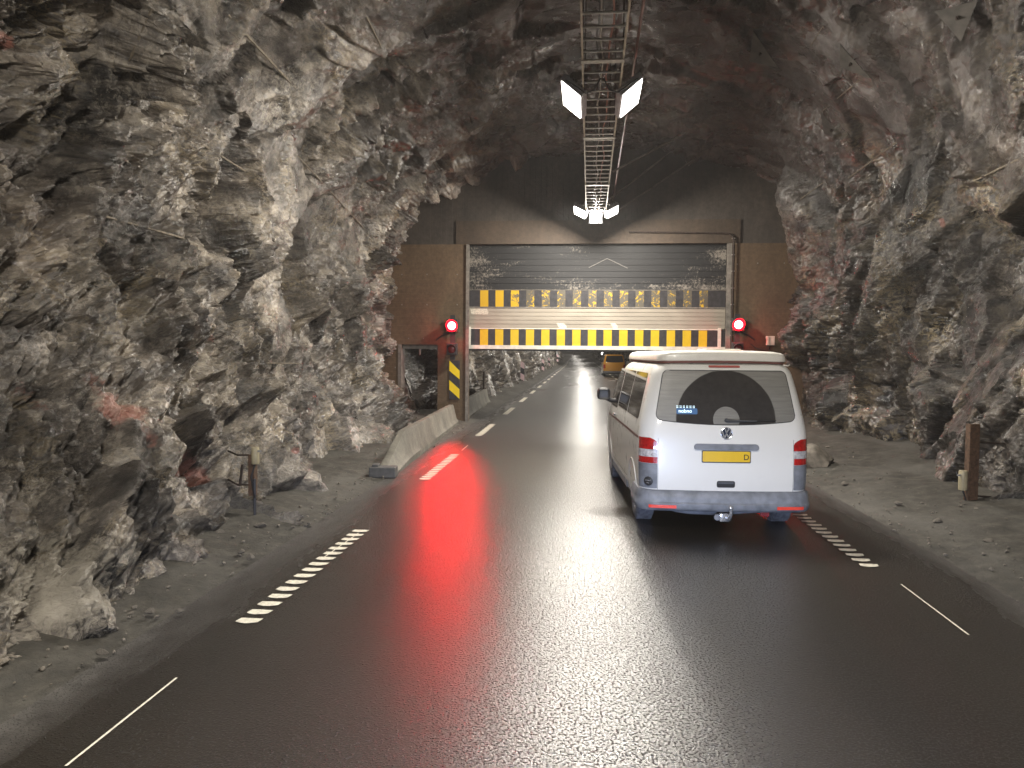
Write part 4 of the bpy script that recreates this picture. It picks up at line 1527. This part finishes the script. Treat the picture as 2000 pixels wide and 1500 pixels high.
# ------------------------------------------------------------------ vans
def make_van(name, label, loc, rotz, paint_m, detail=True, pop=True, group=None):
    t = thing(name, label, 'van', loc, rotz, group)
    zs = np.array([.25, .32, .40, .50, .62, .75, .90, 1.0, 1.06, 1.15, 1.25, 1.38, 1.5, 1.62, 1.72, 1.78, 1.82, 1.855, 1.88, 1.898, 1.91, 1.916])
    wz = lambda z: float(np.interp(z, [.25, .40, .6, .9, 1.05, 1.15, 1.25, 1.5, 1.7, 1.78, 1.83, 1.87, 1.9, 1.916], [.895, .925, .942, .950, .945, .937, .922, .868, .822, .800, .778, .742, .69, .60]))
    yr = lambda z: float(np.interp(z, [.25, .4, .55, .68, .76, .95, 1.1, 1.3, 1.6, 1.8, 1.85, 1.88, 1.9, 1.916], [.05, .02, .008, 0, .012, .014, .024, .055, .115, .165, .185, .215, .27, .4]))
    yf = lambda z: float(np.interp(z, [.25, .5, .8, .95, 1.05, 1.15, 1.75, 1.86, 1.9, 1.916], [4.80, 4.87, 4.83, 4.70, 4.45, 4.2, 3.45, 3.15, 2.95, 2.8]))
    RR, RF = .17, .34

    def rear_y(x, z):
        w_ = wz(z)
        y = yr(z) + .055 * (x / .9) ** 2
        d = abs(x) - (w_ - RR)
        if d > 0:
            d = min(d, RR * .999)
            y += RR - math.sqrt(RR * RR - d * d)
        return y

    def side_x(y, z):
        k = 1.0 - .055 * max(0.0, (y - 3.3) / 1.5) ** 2
        return wz(z) * k

    def loop(z):
        w_ = wz(z)
        pts = []
        nb = 24
        for i in range(nb + 1):                                  # rear, left to right
            x = -(w_ - RR) + 2 * (w_ - RR) * i / nb
            pts.append((x, rear_y(x, z)))
        y_c = yr(z) + .055 * (w_ / .9) ** 2
        for i in range(1, 8):
            a = (math.pi / 2) * i / 8
            x = (w_ - RR) + RR * math.sin(a)
            pts.append((x, yr(z) + .055 * (x / .9) ** 2 + RR * (1 - math.cos(a))))
        ya, yb = y_c + RR, yf(z) - RF
        ns = 44
        for i in range(ns + 1):
            y = ya + (yb - ya) * i / ns
            pts.append((side_x(y, z), y))
        wf = side_x(yb, z)
        for i in range(1, 9):
            a = (math.pi / 2) * i / 8
            pts.append((wf - RF + RF * math.cos(a), yb + RF * math.sin(a)))
        right = pts[nb + 1:]
        pts += [(-x, y) for (x, y) in reversed(right)]
        return pts

    mb = MB()
    loops = [loop(z) for z in zs]
    n = len(loops[0])
    vs = [(x, y, z) for L_, z in zip(loops, zs) for (x, y) in L_]
    fs = []
    for i in range(len(zs) - 1):
        for k in range(n):
            k2 = (k + 1) % n
            fs.append((i * n + k, i * n + k2, (i + 1) * n + k2, (i + 1) * n + k))
    fs.append(tuple(reversed(range(n))))
    fs.append(tuple((len(zs) - 1) * n + k for k in range(n)))
    mb.add(vs, fs)
    body = mb.build('body', [paint_m, M_GAP], t, autosmooth=50)
    # wheel wells are cut out of the body
    WX, WR, AX = .805, .335, (.80, 3.92)
    cut = MB()
    for ya in AX:
        for sx in (-1, 1):
            Tm = Matrix.Translation((sx * .84, ya, .335)) @ Matrix.Rotation(R(90), 4, 'Y')
            cut.lathe([(.385, -.24), (.385, .24)], 40, 1, Tm)
            cut.box((sx * .84, ya, .16), (.48, .77, .36), 1)
    co = cut.build('wheel_well', [paint_m, M_GAP])
    md = body.modifiers.new('wells', 'BOOLEAN')
    md.operation = 'DIFFERENCE'
    md.solver = 'EXACT'
    md.use_self = True
    md.object = co
    dg = bpy.context.evaluated_depsgraph_get()
    me2 = bpy.data.meshes.new_from_object(body.evaluated_get(dg))
    body.modifiers.clear()
    old = body.data
    body.data = me2
    bpy.data.meshes.remove(old)
    bpy.data.objects.remove(co)

    # --- patches that follow the body surface
    def patch(pname, rows, mt, surf, off=.004, skirt=.012, nx=18, parent=t, label=None, mb=None, m=0):
        own = mb is None
        mb = mb or MB()
        nr = len(rows)
        vs, fs = [], []
        for (a, b_, z) in rows:
            for k in range(nx + 1):
                u = a + (b_ - a) * k / nx
                vs.append(surf(u, z, off))
        for i in range(nr - 1):
            for k in range(nx):
                q = i * (nx + 1) + k
                fs.append((q, q + 1, q + nx + 2, q + nx + 1))
        ring = [k for k in range(nx + 1)] + [i * (nx + 1) + nx for i in range(1, nr)] + [(nr - 1) * (nx + 1) + k for k in range(nx - 1, -1, -1)] + [i * (nx + 1) for i in range(nr - 2, 0, -1)]
        b0 = len(vs)
        for q in ring:
            i, k = divmod(q, nx + 1)
            a, b_, z = rows[i]
            vs.append(surf(a + (b_ - a) * k / nx, z, off - skirt))
        L_ = len(ring)
        for i in range(L_):
            j = (i + 1) % L_
            fs.append((ring[i], ring[j], b0 + j, b0 + i))
        mb.add(vs, fs, m)
        if own:
            return mb.build(pname, mt, parent, autosmooth=40, label=label)

    def S_rear(x, z, off):
        return (x, rear_y(x, z) - off, z)

    def S_side(sgn):
        return lambda y, z, off: (sgn * (side_x(y, z) + off), y, z)

    def rrows(x0b, x1b, x0t, x1t, zb_, zt_, r, nz=14, rb=None):
        """rows of a rounded quadrilateral: bottom x0b..x1b, top x0t..x1t"""
        rb = r if rb is None else rb
        out = []
        for i in range(nz + 1):
            q = i / nz
            q = .5 - .5 * math.cos(math.pi * q)
            z = zb_ + (zt_ - zb_) * q
            f = (z - zb_) / (zt_ - zb_)
            a, b_ = x0b + (x0t - x0b) * f, x1b + (x1t - x1b) * f
            d = 0
            if z - zb_ < rb: d = rb - math.sqrt(max(0, rb * rb - (rb - (z - zb_)) ** 2))
            if zt_ - z < r: d = max(d, r - math.sqrt(max(0, r * r - (r - (zt_ - z)) ** 2)))
            out.append((a + d, b_ - d, z))
        return out

    def bar(pname, pts, surf, wd, mt, off=.0015, parent=t):
        """thin band along a polyline on the surface (u, z)"""
        mb = MB()
        P = []
        for (a, b_) in zip(pts[:-1], pts[1:]):
            k = max(2, int(math.hypot(b_[0] - a[0], b_[1] - a[1]) / .05))
            for i in range(k):
                P.append((a[0] + (b_[0] - a[0]) * i / k, a[1] + (b_[1] - a[1]) * i / k))
        P.append(pts[-1])
        vs, fs = [], []
        for i, p in enumerate(P):
            a, b_ = P[max(0, i - 1)], P[min(len(P) - 1, i + 1)]
            dx, dz = b_[0] - a[0], b_[1] - a[1]
            l_ = math.hypot(dx, dz) or 1
            nx_, nz_ = -dz / l_ * wd / 2, dx / l_ * wd / 2
            vs.append(surf(p[0] + nx_, p[1] + nz_, off))
            vs.append(surf(p[0] - nx_, p[1] - nz_, off))
        for i in range(len(P) - 1):
            fs.append((2 * i, 2 * i + 1, 2 * i + 3, 2 * i + 2))
        mb.add(vs, fs)
        return mb.build(pname, mt, parent)

    # rear window: straight sides, bottom corners cut back
    def S_win(x, z, off):                                        # the lower edge bows down in the middle
        zz = z - .05 * (1 - (x / .78) ** 2) * max(0.0, (1.62 - z) / .36) ** 2
        return (x, rear_y(x, zz) - off, zz)

    rows = rrows(-.775, .775, -.675, .675, 1.272, 1.815, .05, 18, .07)
    rw = patch('rear_window', rows, M_WINR if detail else M_WINS, S_win, .003, .012, 26)
    if detail:
        patch('window_seal', rrows(-.784, .784, -.684, .684, 1.263, 1.824, .06, 18, .08), M_GAP, S_win, .0012, .006, 26, parent=rw)
    for sx in (-1, 1):                                           # tail lights wrap round the corners
        def tl(z0, z1, mt, pn, par, inner=.745, cut_=0.0):
            rows = []
            for i in range(7):
                z = z0 + (z1 - z0) * i / 6
                inn = inner + cut_ * max(0, (i - 3) / 3.0) ** 2
                out = wz(z) - .004
                rows.append((inn, out, z) if sx > 0 else (-out, -inn, z))
            return patch(pn, rows, mt, S_rear, .008, .02, 12, parent=par)
        if detail:
            a = tl(.935, 1.065, M_TAILR, 'tail_light', t, .748, .085)
            tl(.852, .933, M_TAILW, 'reversing_lens', a, .755)
            tl(.78, .850, M_TAILR, 'fog_lens', a, .752)
            tl(.50, .777, M_GREY, 'corner_trim', t, .752)
        else:
            tl(.72, 1.05, M_TAILR, 'tail_light', t, .77)
    if detail:
        # hatch gap
        bar('hatch_gap', [(-.745, 1.06), (-.745, .43), (-.70, .405), (.70, .405), (.745, .43), (.745, 1.06)], S_rear, .0045, M_SEAM)
        bar('hatch_gap', [(-.66, 1.888), (.66, 1.888)], S_rear, .0045, M_SEAM)
        patch('brake_light', rrows(-.175, .175, -.175, .175, 1.853, 1.878, .012, 6), M_BRAKE, S_rear, .009, .02, 10)
        patch('plate_lamp_bar', rrows(-.36, .36, -.35, .35, .945, 1.01, .03, 8), M_GREY, S_rear, .022, .03, 12)
        pl = patch('number_plate', rrows(-.26, .26, -.26, .26, .812, .928, .01, 6), M_PLATE, S_rear, .010, .014, 10)
        patch('plate_frame', rrows(-.27, .27, -.27, .27, .80, .937, .01, 6), M_DKGREY, S_rear, .007, .012, 10, parent=pl)
        tx = text_mesh('D', .085, .003)
        o = bpy.data.objects.new('plate_letter', tx)
        COL.objects.link(o)
        o.parent = pl
        tx.materials.append(M_GAP)
        o.matrix_local = Matrix.Translation((.185, rear_y(.2, .86) - .0125, .838)) @ Matrix.Rotation(R(90), 4, 'X')
        hd = patch('hatch_handle', rrows(-.10, .10, -.10, .10, .525, .600, .02, 8), M_GAP, S_rear, .003, .012, 10)
        patch('grip', rrows(-.085, .085, -.085, .085, .568, .588, .006, 5), M_DKGREY, S_rear, .012, .02, 8, parent=hd)
        # round emblem: a ring holding a V above a W
        em = MB()
        ez, er = 1.128, .068
        ey = rear_y(0, ez) - .010
        Tm = Matrix.Translation((0, ey, ez)) @ Matrix.Rotation(R(90 - 5), 4, 'X')
        ringp = []
        for k in range(8):
            q = 2 * math.pi * k / 8
            ringp.append((er - .006 + .006 * math.cos(q), .005 * math.sin(q)))
        em.lathe(ringp, 40, 0, Tm, closed=True)
        def stroke(p, q, w_=.014):
            d = Vector((q[0] - p[0], q[1] - p[1])).normalized()
            nx_, ny_ = -d.y * w_ / 2, d.x * w_ / 2
            vs = []
            for zz in (-.003, .004):
                vs += [(p[0] + nx_, p[1] + ny_, zz), (p[0] - nx_, p[1] - ny_, zz), (q[0] - nx_, q[1] - ny_, zz), (q[0] + nx_, q[1] + ny_, zz)]
            em.add(vs, [(0, 3, 2, 1), (4, 5, 6, 7), (0, 1, 5, 4), (1, 2, 6, 5), (2, 3, 7, 6), (3, 0, 4, 7)], 0, Tm)
        e = er * .93
        stroke((-.36 * e, .88 * e), (0, .10 * e)); stroke((.36 * e, .88 * e), (0, .10 * e))
        stroke((-.80 * e, .48 * e), (-.36 * e, -.86 * e)); stroke((.80 * e, .48 * e), (.36 * e, -.86 * e))
        stroke((-.36 * e, -.84 * e), (0, -.02 * e)); stroke((.36 * e, -.84 * e), (0, -.02 * e))
        emb = em.build('emblem', M_CHROME, t, autosmooth=30)
        MB().lathe([(er - .004, -.004), (er - .004, -.001)], 32, 0, Tm).build('emblem_ground', simple('emblem_blue_grey', (.012, .016, .035), .3), emb)
        # wiper
        wz_ = 1.272
        wp = MB()
        wy = lambda x: rear_y(x, wz_) - .035
        wp.lathe([(.022, 0), (.022, .02), (.012, .03)], 16, 0, Matrix.Translation((.0, rear_y(0, wz_) + .0, wz_)) @ Matrix.Rotation(R(90), 4, 'X'))
        wp.tube([(0, wy(0), wz_), (.12, wy(.12), wz_ - .004), (.33, wy(.33), wz_ - .004)], [.014, .013, .008], 8)
        wpo = wp.build('wiper', M_DKGREY, t, autosmooth=40)
        MB().tube([(.18, wy(.18) + .012, wz_), (.545, wy(.545) + .012, wz_ + .004)], .006, 6).build('wiper_blade', M_CABLE, wpo)
        # mirrored sign reflected in the window, painted as glowing panel, letters and dots
        refl = patch('window_reflection', rrows(-.545, -.315, -.545, -.315, 1.332, 1.398, .012, 5), M_BLUE, S_rear, .0045, .006, 8)
        tx = text_mesh('nobnot', .058, .001)
        o = bpy.data.objects.new('reflected_text', tx)
        COL.objects.link(o)
        o.parent = refl
        tx.materials.append(M_BLUETXT)
        o.matrix_local = Matrix.Translation((-.525, rear_y(-.43, 1.35) - .0055 - .0085, 1.350)) @ Matrix.Rotation(R(3), 4, 'Z') @ Matrix.Rotation(R(90 - 11), 4, 'X')
        dm = MB()
        for k in range(6):
            for (ax_, az_) in ((0, 0), (.012, 0), (0, .016), (.012, .016)):
                x_, z_ = -.54 + k * .036 + ax_, 1.405 + az_
                y_ = rear_y(x_, z_) - .006
                dm.box((x_, y_, z_), (.006, .003, .008))
        dm.build('reflected_dots', M_BLUETXT, refl)
        # filler cap on the left corner trim
        cx_, cz_ = -.845, .578
        cy_ = rear_y(cx_, cz_)
        Tc = Matrix.Translation((cx_, cy_ - .004, cz_)) @ Matrix.Rotation(R(-32), 4, 'Z') @ Matrix.Rotation(R(90), 4, 'X')
        cap = MB().lathe([(.052, -.01), (.052, .008), (.045, .012), (.01, .013)], 24, 0, Tc).build('lock_cap', M_CABLE, t, autosmooth=40)
        cm = MB()
        for a in (30, 150, 270):
            cm.box((.018 * math.cos(R(a)), .018 * math.sin(R(a)), .015), (.03, .008, .004), 0, Tc @ Matrix.Rotation(0, 4, 'Z'))
        cm.build('cap_key', M_CHROME, cap)
    # bumper: wraps round the rear corners, stops at the wheel wells
    bp = MB()
    prof = [(.0, .25), (-.055, .262), (-.085, .30), (-.088, .345), (-.070, .362), (-.066, .405), (-.05, .46), (-.02, .485), (.02, .488)]
    path = []
    nb = 30
    hw = .775
    for i in range(nb + 1):
        x = -hw + 2 * hw * i / nb
        path.append((x, .02 + .055 * (x / .9) ** 2, 0.0, -1.0))
    ring = []
    for i in range(1, 9):
        a = math.pi / 2 * i / 8
        x = hw + .165 * math.sin(a)
        ring.append((x, .02 + .055 * (hw / .9) ** 2 + .19 * (1 - math.cos(a)), math.sin(a), -math.cos(a)))
    ring += [(.94, .35, 1, 0), (.94, .47, 1, 0), (.938, .60, 1, 0)]
    path = [(-x, y, -nx_, ny_) for (x, y, nx_, ny_) in reversed(ring)] + path + ring
    vs, fs = [], []
    m = len(prof)
    for (x, y, nx_, ny_) in path:
        for (o_, z) in prof:
            k = -o_ * (.45 if abs(nx_) > .98 else (1 - .5 * abs(nx_)))
            vs.append((x + nx_ * k, y + ny_ * k, z))
    for i in range(len(path) - 1):
        for k in range(m - 1):
            fs.append((i * m + k, i * m + k + 1, (i + 1) * m + k + 1, (i + 1) * m + k))
    bp.add(vs, fs)
    bmp_ = bp.build('bumper', M_GREY if detail else M_DKGREY, t, autosmooth=40)
    if detail:
        for sx in (-1, 1):
            rf = MB()
            vs, fs = [], []
            for i in range(11):
                x = sx * (.55 + .30 * i / 10)
                yy = (.02 + .055 * (x / .9) ** 2 if abs(x) < hw else .02 + .055 * (hw / .9) ** 2 + .19 * (1 - math.cos(math.asin(min(1, (abs(x) - hw) / .165)))))
                for (dy, z) in ((-.090, .296), (-.096, .296), (-.096, .330), (-.090, .330)):
                    vs.append((x, yy + dy, z))
            for i in range(10):
                for k in range(4):
                    k2 = (k + 1) % 4
                    fs.append((i * 4 + k, i * 4 + k2, (i + 1) * 4 + k2, (i + 1) * 4 + k))
            fs += [(0, 1, 2, 3), (43, 42, 41, 40)]
            rf.add(vs, fs)
            rf.build('reflector', M_REFL, bmp_)
        tb = MB()
        tb.tube([(.0, .12, .20), (.0, -.02, .19), (.02, -.10, .20), (.025, -.135, .25), (.025, -.135, .31)], [.024, .024, .022, .018, .016], 12)
        bm_ = bmesh.new()
        bmesh.ops.create_uvsphere(bm_, u_segments=16, v_segments=10, radius=.026)
        tb.from_bm(bm_, 0, Matrix.Translation((.025, -.135, .325)))
        tb.box((-.02, -.02, .20), (.11, .06, .09), 0, None, .01)
        tbo = tb.build('tow_bar', M_CHROME, t, autosmooth=50)
        MB().lathe([(.036, 0), (.036, .03), (.03, .036)], 20, 0, Matrix.Translation((-.10, -.03, .205)) @ Matrix.Rotation(R(90), 4, 'X')).build('socket', M_GREY, tbo, autosmooth=40)
        MB().tube([(-.62, .22, .28), (-.52, .14, .255), (-.40, .10, .245), (-.08, .10, .235)], .04, 12).tube([(.1, .12, .23), (.3, .1, .25), (.5, .16, .25)], .025, 8).build('cross_tube', simple('dusty_blue_grey_tube', (.22, .23, .26), .6, var=.2), t, smooth=True)
        MB().box((.52, .3, .20), (.10, .02, .10), 0, None, .005).build('mud_flap', simple('red_flap', (.35, .03, .03), .5), t)
        MB().box((0, 2.4, .3), (1.2, 3.6, .16), 0, None, .02).build('underbody', M_GAP, t)
    # side glass and trim
    for sx in (-1, 1):
        S = S_side(sx)
        patch('side_window', rrows(.42, 1.55, .50, 1.55, 1.245, 1.775, .05, 12), M_WINS, S, .003, .012, 14)
        patch('side_window', rrows(1.60, 2.72, 1.60, 2.72, 1.245, 1.775, .03, 12), M_WINS, S, .003, .012, 14)
        patch('door_window', rrows(2.80, 3.92, 2.80, 3.42, 1.20, 1.775, .03, 12), M_WINS, S, .003, .012, 14)
        if detail:
            bar('side_stripe', [(.22, 1.055), (1.5, 1.05), (2.8, 1.045), (4.2, 1.02)], S, .026, M_BROWNSTR, .002)
            bar('door_gap', [(2.76, 1.80), (2.76, .45)], S, .007, M_GAP)
            bar('door_gap', [(3.95, 1.10), (3.80, .75), (3.62, .45)], S, .007, M_GAP)
            bar('sill_gap', [(1.45, .42), (3.5, .42)], S, .007, M_GAP)
            h_ = MB()
            h_.box((sx * (side_x(2.9, 1.08) + .016), 2.92, 1.10), (.022, .16, .03), 0, None, .008)
            h_.build('door_handle', M_DKGREY, t)
            sl_ = MB()
            sl_.box((sx * (wz(.3) + .004), 2.5, .30), (.03, 1.95, .10), 0, None, .012)
            sl_.build('sill_trim', M_GREY, t)
            # wheel arch lip
            for ya in AX:
                lip = MB()
                pts = []
                for k in range(15):
                    a = R(-12 + 204 * k / 14)
                    zz = .335 + .40 * math.sin(a)
                    yy = ya + .40 * math.cos(a)
                    pts.append((sx * (side_x(yy, max(.26, zz)) - .006), yy, max(.24, zz)))
                lip.tube(pts, .013, 8)
                lip.build('arch_lip', paint_m, t, smooth=True)
        mir = MB()
        mx = sx * (wz(1.2) + .135)
        mir.box((mx, 3.62, 1.365), (.21, .12, .19), 0, None, .055)
        mir.tube([(sx * (wz(1.2) - .05), 3.66, 1.24), (sx * (wz(1.2) + .04), 3.65, 1.27), (sx * (wz(1.2) + .10), 3.64, 1.30)], .035, 8)
        mo = mir.build('wing_mirror', M_CABLE, t, autosmooth=60)
        if detail:
            MB().box((mx, 3.557, 1.365), (.165, .006, .145), 0, None, .02).build('mirror_glass', simple('mirror', (.03, .03, .032), .4), mo)
        hl = MB()
        hl.box((sx * .62, 4.72, .82), (.34, .16, .20), 0, None, .05)
        hl.build('headlight', M_TAILW, t)
    # windscreen
    S_front = lambda x, z, off: (x, yf(z) + off - .02 - .10 * (x / .8) ** 2 * .3, z)
    patch('windscreen', rrows(-.78, .78, -.66, .66, 1.18, 1.74, .05, 10), M_WINS, S_front, .02, .03, 14)
    # wheels
    for ya in AX:
        for sx in (-1, 1):
            Tm = Matrix.Translation((sx * WX, ya, WR)) @ Matrix.Rotation(R(90) * sx, 4, 'Y')
            w_ = MB()
            hw_ = .108
            prof = [(.205, -hw_ + .012), (.245, -hw_), (.295, -hw_ + .002), (.322, -hw_ + .02), (.333, -hw_ + .045), (.3345, -.02), (.3345, .02), (.333, hw_ - .045), (.322, hw_ - .02), (.295, hw_ - .002), (.245, hw_), (.205, hw_ - .012)]
            w_.lathe(prof, 56, 0, Tm, closed=True)
            if detail:                                            # tread blocks
                for k in range(84):
                    q = 2 * math.pi * k / 84
                    for sgn in (-1, 1):
                        Tb = Tm @ Matrix.Rotation(q, 4, 'Z') @ Matrix.Translation((.3335, 0, sgn * .048)) @ Matrix.Rotation(R(24) * sgn, 4, 'X')
                        w_.box((0, 0, 0), (.012, .0125, .078), 0, Tb)
            wo = w_.build('wheel', M_TYRE, t, autosmooth=40)
            rm = MB()
            rm.lathe([(.21, -.09), (.21, .05), (.195, .085), (.185, .08), (.175, .03), (.06, .02), (.055, .05), (.02, .055)], 36, 0, Tm)
            if detail:
                for k in range(10):
                    q = 2 * math.pi * k / 10
                    rm.box((.12, 0, .05), (.13, .035, .03), 0, Tm @ Matrix.Rotation(q, 4, 'Z'))
            rm.build('rim', M_RIM, wo, autosmooth=40)
    if pop:
        pz = [1.918, 1.925, 1.94, 1.975, 2.0, 2.018, 2.03, 2.036]
        pin = [.012, .0, .0, .006, .018, .05, .13, .32]
        def ploop(ins, zoff):
            pts = []
            w_ = .735 - ins
            y0, y1, r = .235 + ins * .55, 3.35 - ins * 1.5, .10
            for (cx_, cy_, a0) in ((w_ - r, y0 + r, -90), (w_ - r, y1 - r * 2, 0), (-w_ + r, y1 - r * 2, 90), (-w_ + r, y0 + r, 180)):
                for k in range(9):
                    a = R(a0 + 90 * k / 8)
                    ry = r * (2 if 0 <= a0 <= 90 else 1)
                    pts.append((cx_ + r * math.cos(a), cy_ + ry * math.sin(a) + .05 * ((cx_ + r * math.cos(a)) / .73) ** 2 * (1 if cy_ < 1 else -2)))
            out = []
            for i in range(len(pts)):
                a, b_ = pts[i], pts[(i + 1) % len(pts)]
                kk = 10 if math.hypot(b_[0] - a[0], b_[1] - a[1]) > .3 else 1
                for q in range(kk):
                    out.append((a[0] + (b_[0] - a[0]) * q / kk, a[1] + (b_[1] - a[1]) * q / kk))
            return [(x, y - .05 * (1 - (x / .73) ** 2) * (1 if y < 1 else 0), zoff + .012 * (1 - (x / .73) ** 2)) for (x, y) in out]
        mb = MB()
        LP = [ploop(i_, z) for i_, z in zip(pin, pz)]
        n_ = len(LP[0])
        vs = [p for L_ in LP for p in L_]
        fs = [(i * n_ + k, i * n_ + (k + 1) % n_, (i + 1) * n_ + (k + 1) % n_, (i + 1) * n_ + k) for i in range(len(LP) - 1) for k in range(n_)]
        fs += [tuple(reversed(range(n_))), tuple((len(LP) - 1) * n_ + k for k in range(n_))]
        mb.add(vs, fs)
        po = mb.build('pop_top', M_POP, t, autosmooth=35)
        mb = MB()
        LP = [ploop(.020, 1.892), ploop(.014, 1.9185)]
        vs = [p for L_ in LP for p in L_]
        mb.add(vs, [(k, (k + 1) % n_, n_ + (k + 1) % n_, n_ + k) for k in range(n_)])
        mb.build('roof_seal', M_GASK, po)
        MB().tube([(-.12, .75, 2.05), (.0, .70, 2.058), (.28, .70, 2.052), (.36, .8, 2.045)], .010, 8).box((.12, 1.0, 2.055), (.42, .5, .025), 0, None, .01).build('roof_vent', M_WHITEBOX, po)
        MB().tube([(.70, .33, 1.885), (.745, .30, 1.878), (.757, .29, 1.892)], .008, 6).build('hook', M_POP, t)
    return t


def text_mesh(s, size, ext):
    cu = bpy.data.curves.new('text', 'FONT')
    cu.body = s
    cu.size = size
    cu.extrude = ext
    o = bpy.data.objects.new('text', cu)
    COL.objects.link(o)
    dg = bpy.context.evaluated_depsgraph_get()
    me = bpy.data.meshes.new_from_object(o.evaluated_get(dg))
    bpy.data.objects.remove(o)
    return me


VY = 8.52
vx = atY(1420, 850, VY).x
make_van('camper_van', 'white camper van with a dirty rear window, stopped in front of the gate', (vx, VY, 0), R(3.0), M_VAN)
yv = atY(1200, 720, 66)
make_van('passenger_van', 'amber yellow van driving away beyond the gate', (yv.x, 66, 0), R(1.0), M_YVAN, False, False)
wv = atY(1247, 700, 80)
make_van('passenger_van', 'cream van half hidden behind the yellow van and the camper roof', (wv.x, 80, 0), R(1.0), M_WVAN, False, False)

# ------------------------------------------------------------------ loose stones and gravel
def stone_mesh(r, seed):
    bm = bmesh.new()
    bmesh.ops.create_icosphere(bm, subdivisions=3, radius=r)
    rs = random.Random(seed)
    pl = [(Vector((rs.uniform(-1, 1), rs.uniform(-1, 1), rs.uniform(-1, 1))).normalized(), rs.uniform(.5, .85)) for _ in range(11)]
    for v in bm.verts:
        for (n_, k) in pl:
            d = v.co.dot(n_) - r * k
            if d > 0: v.co -= n_ * d
        v.co.z *= .7
    return bm


M_STONE = simple('grey_stone', (0.15, 0.13, 0.105), 0.75, var=0.35, vscale=9, bmp=0.01, bscale=40)
c = atZ(1592, 912, .1)
bl = MB()
bl.from_bm(stone_mesh(.42, 5), 0, Matrix.Translation((0, 0, .12)))
o = bl.build('boulder', M_STONE, autosmooth=30)
o.location = (c.x + .15, c.y + .4, .05)
tag(o, 'grey boulder half hidden behind the tail of the white van', 'boulder')
spots = [(385, 762, .1), (600, 940, .05), (640, 1000, .05), (560, 1010, .05), (470, 1075, .07), (350, 1190, .05), (255, 1195, .04), (200, 1270, .06), (293, 1190, .06),
         (1657, 905, .09), (1823, 935, .07), (1720, 865, .16), (1755, 985, .06), (1830, 1020, .07), (1650, 945, .06), (1930, 1060, .06), (490, 1085, .07),
         (428, 1040, .1), (1620, 880, .12), (1690, 890, .08), (1960, 1000, .1)]
sm_ = [MB() for _ in range(3)]
protos = []
for k in range(3):
    m_ = MB()
    m_.from_bm(stone_mesh(1.0, 20 + k))
    protos.append(m_.build('stone', M_STONE, autosmooth=30))
first = [True] * 3
for i, (x, y, r_) in enumerate(spots):
    p = atZ(x, y, .08)
    k = i % 3
    if first[k]:
        o = protos[k]; first[k] = False
    else:
        o = protos[k].copy(); COL.objects.link(o)
    r_ *= .6 if x < 1000 else .8
    o.scale = (r_ * 1.2, r_, r_)
    if abs(p.x) > 7 or p.y > 20: p = Vector((-3.5, 8 + i * .3, 0))
    o.location = (p.x, p.y, .07 + .1 * max(0, abs(p.x) - 3.4) / 3)
    o.rotation_euler = (0, 0, i * 1.3)
    tag(o, 'loose grey stone lying on the muddy gravel strip', 'stone', 'loose stones on the gravel strips')

gv = MB()
rs = random.Random(3)
ico = bmesh.new()
bmesh.ops.create_icosphere(ico, subdivisions=1, radius=1)
ico.verts.index_update()
iv = [v.co.copy() for v in ico.verts]
fi = [[v.index for v in f.verts] for f in ico.faces]
ico.free()
for i in range(700):
    Y = rs.uniform(3.5, 20.5)
    if rs.random() < .5:
        x = -3.02 - abs(rs.gauss(0, .45))
        z = .02 + .10 * min(1.2, (-x - 3))
    else:
        x = 3.55 + abs(rs.gauss(0, .9))
        z = .02 + .11 * min(1.6, (x - 3.5))
    r_ = rs.choice((.007, .009, .012, .014, .020))
    Tm = Matrix.Translation((x, Y, z)) @ Matrix.Rotation(rs.uniform(0, 6), 4, 'Z') @ Matrix.Diagonal((r_ * 1.3, r_, r_ * .8, 1))
    gv.add([v * rs.uniform(.75, 1.2) for v in iv], fi, 0, Tm)
o = gv.build('gravel', M_STONE)
tag(o, 'small gravel strewn along both road edges', 'gravel', kind='stuff')

# ------------------------------------------------------------------ haze added to give the lamps a glow like lens bloom
hzb = MB().box((0, 205, 7), (60, 450, 18))
m = bpy.data.materials.new('haze')
m.use_nodes = True
nt = m.node_tree
nt.nodes.remove(nt.nodes['Principled BSDF'])
pv = nt.nodes.new('ShaderNodeVolumePrincipled')
pv.inputs['Color'].default_value = (0.9, 0.88, 0.86, 1)
pv.inputs['Density'].default_value = HAZE
pv.inputs['Anisotropy'].default_value = 0.35
nt.links.new(pv.outputs[0], nt.nodes['Material Output'].inputs['Volume'])
o = hzb.build('haze', m)
tag(o, 'thin haze added to the tunnel air for lamp glow', 'haze', kind='stuff')
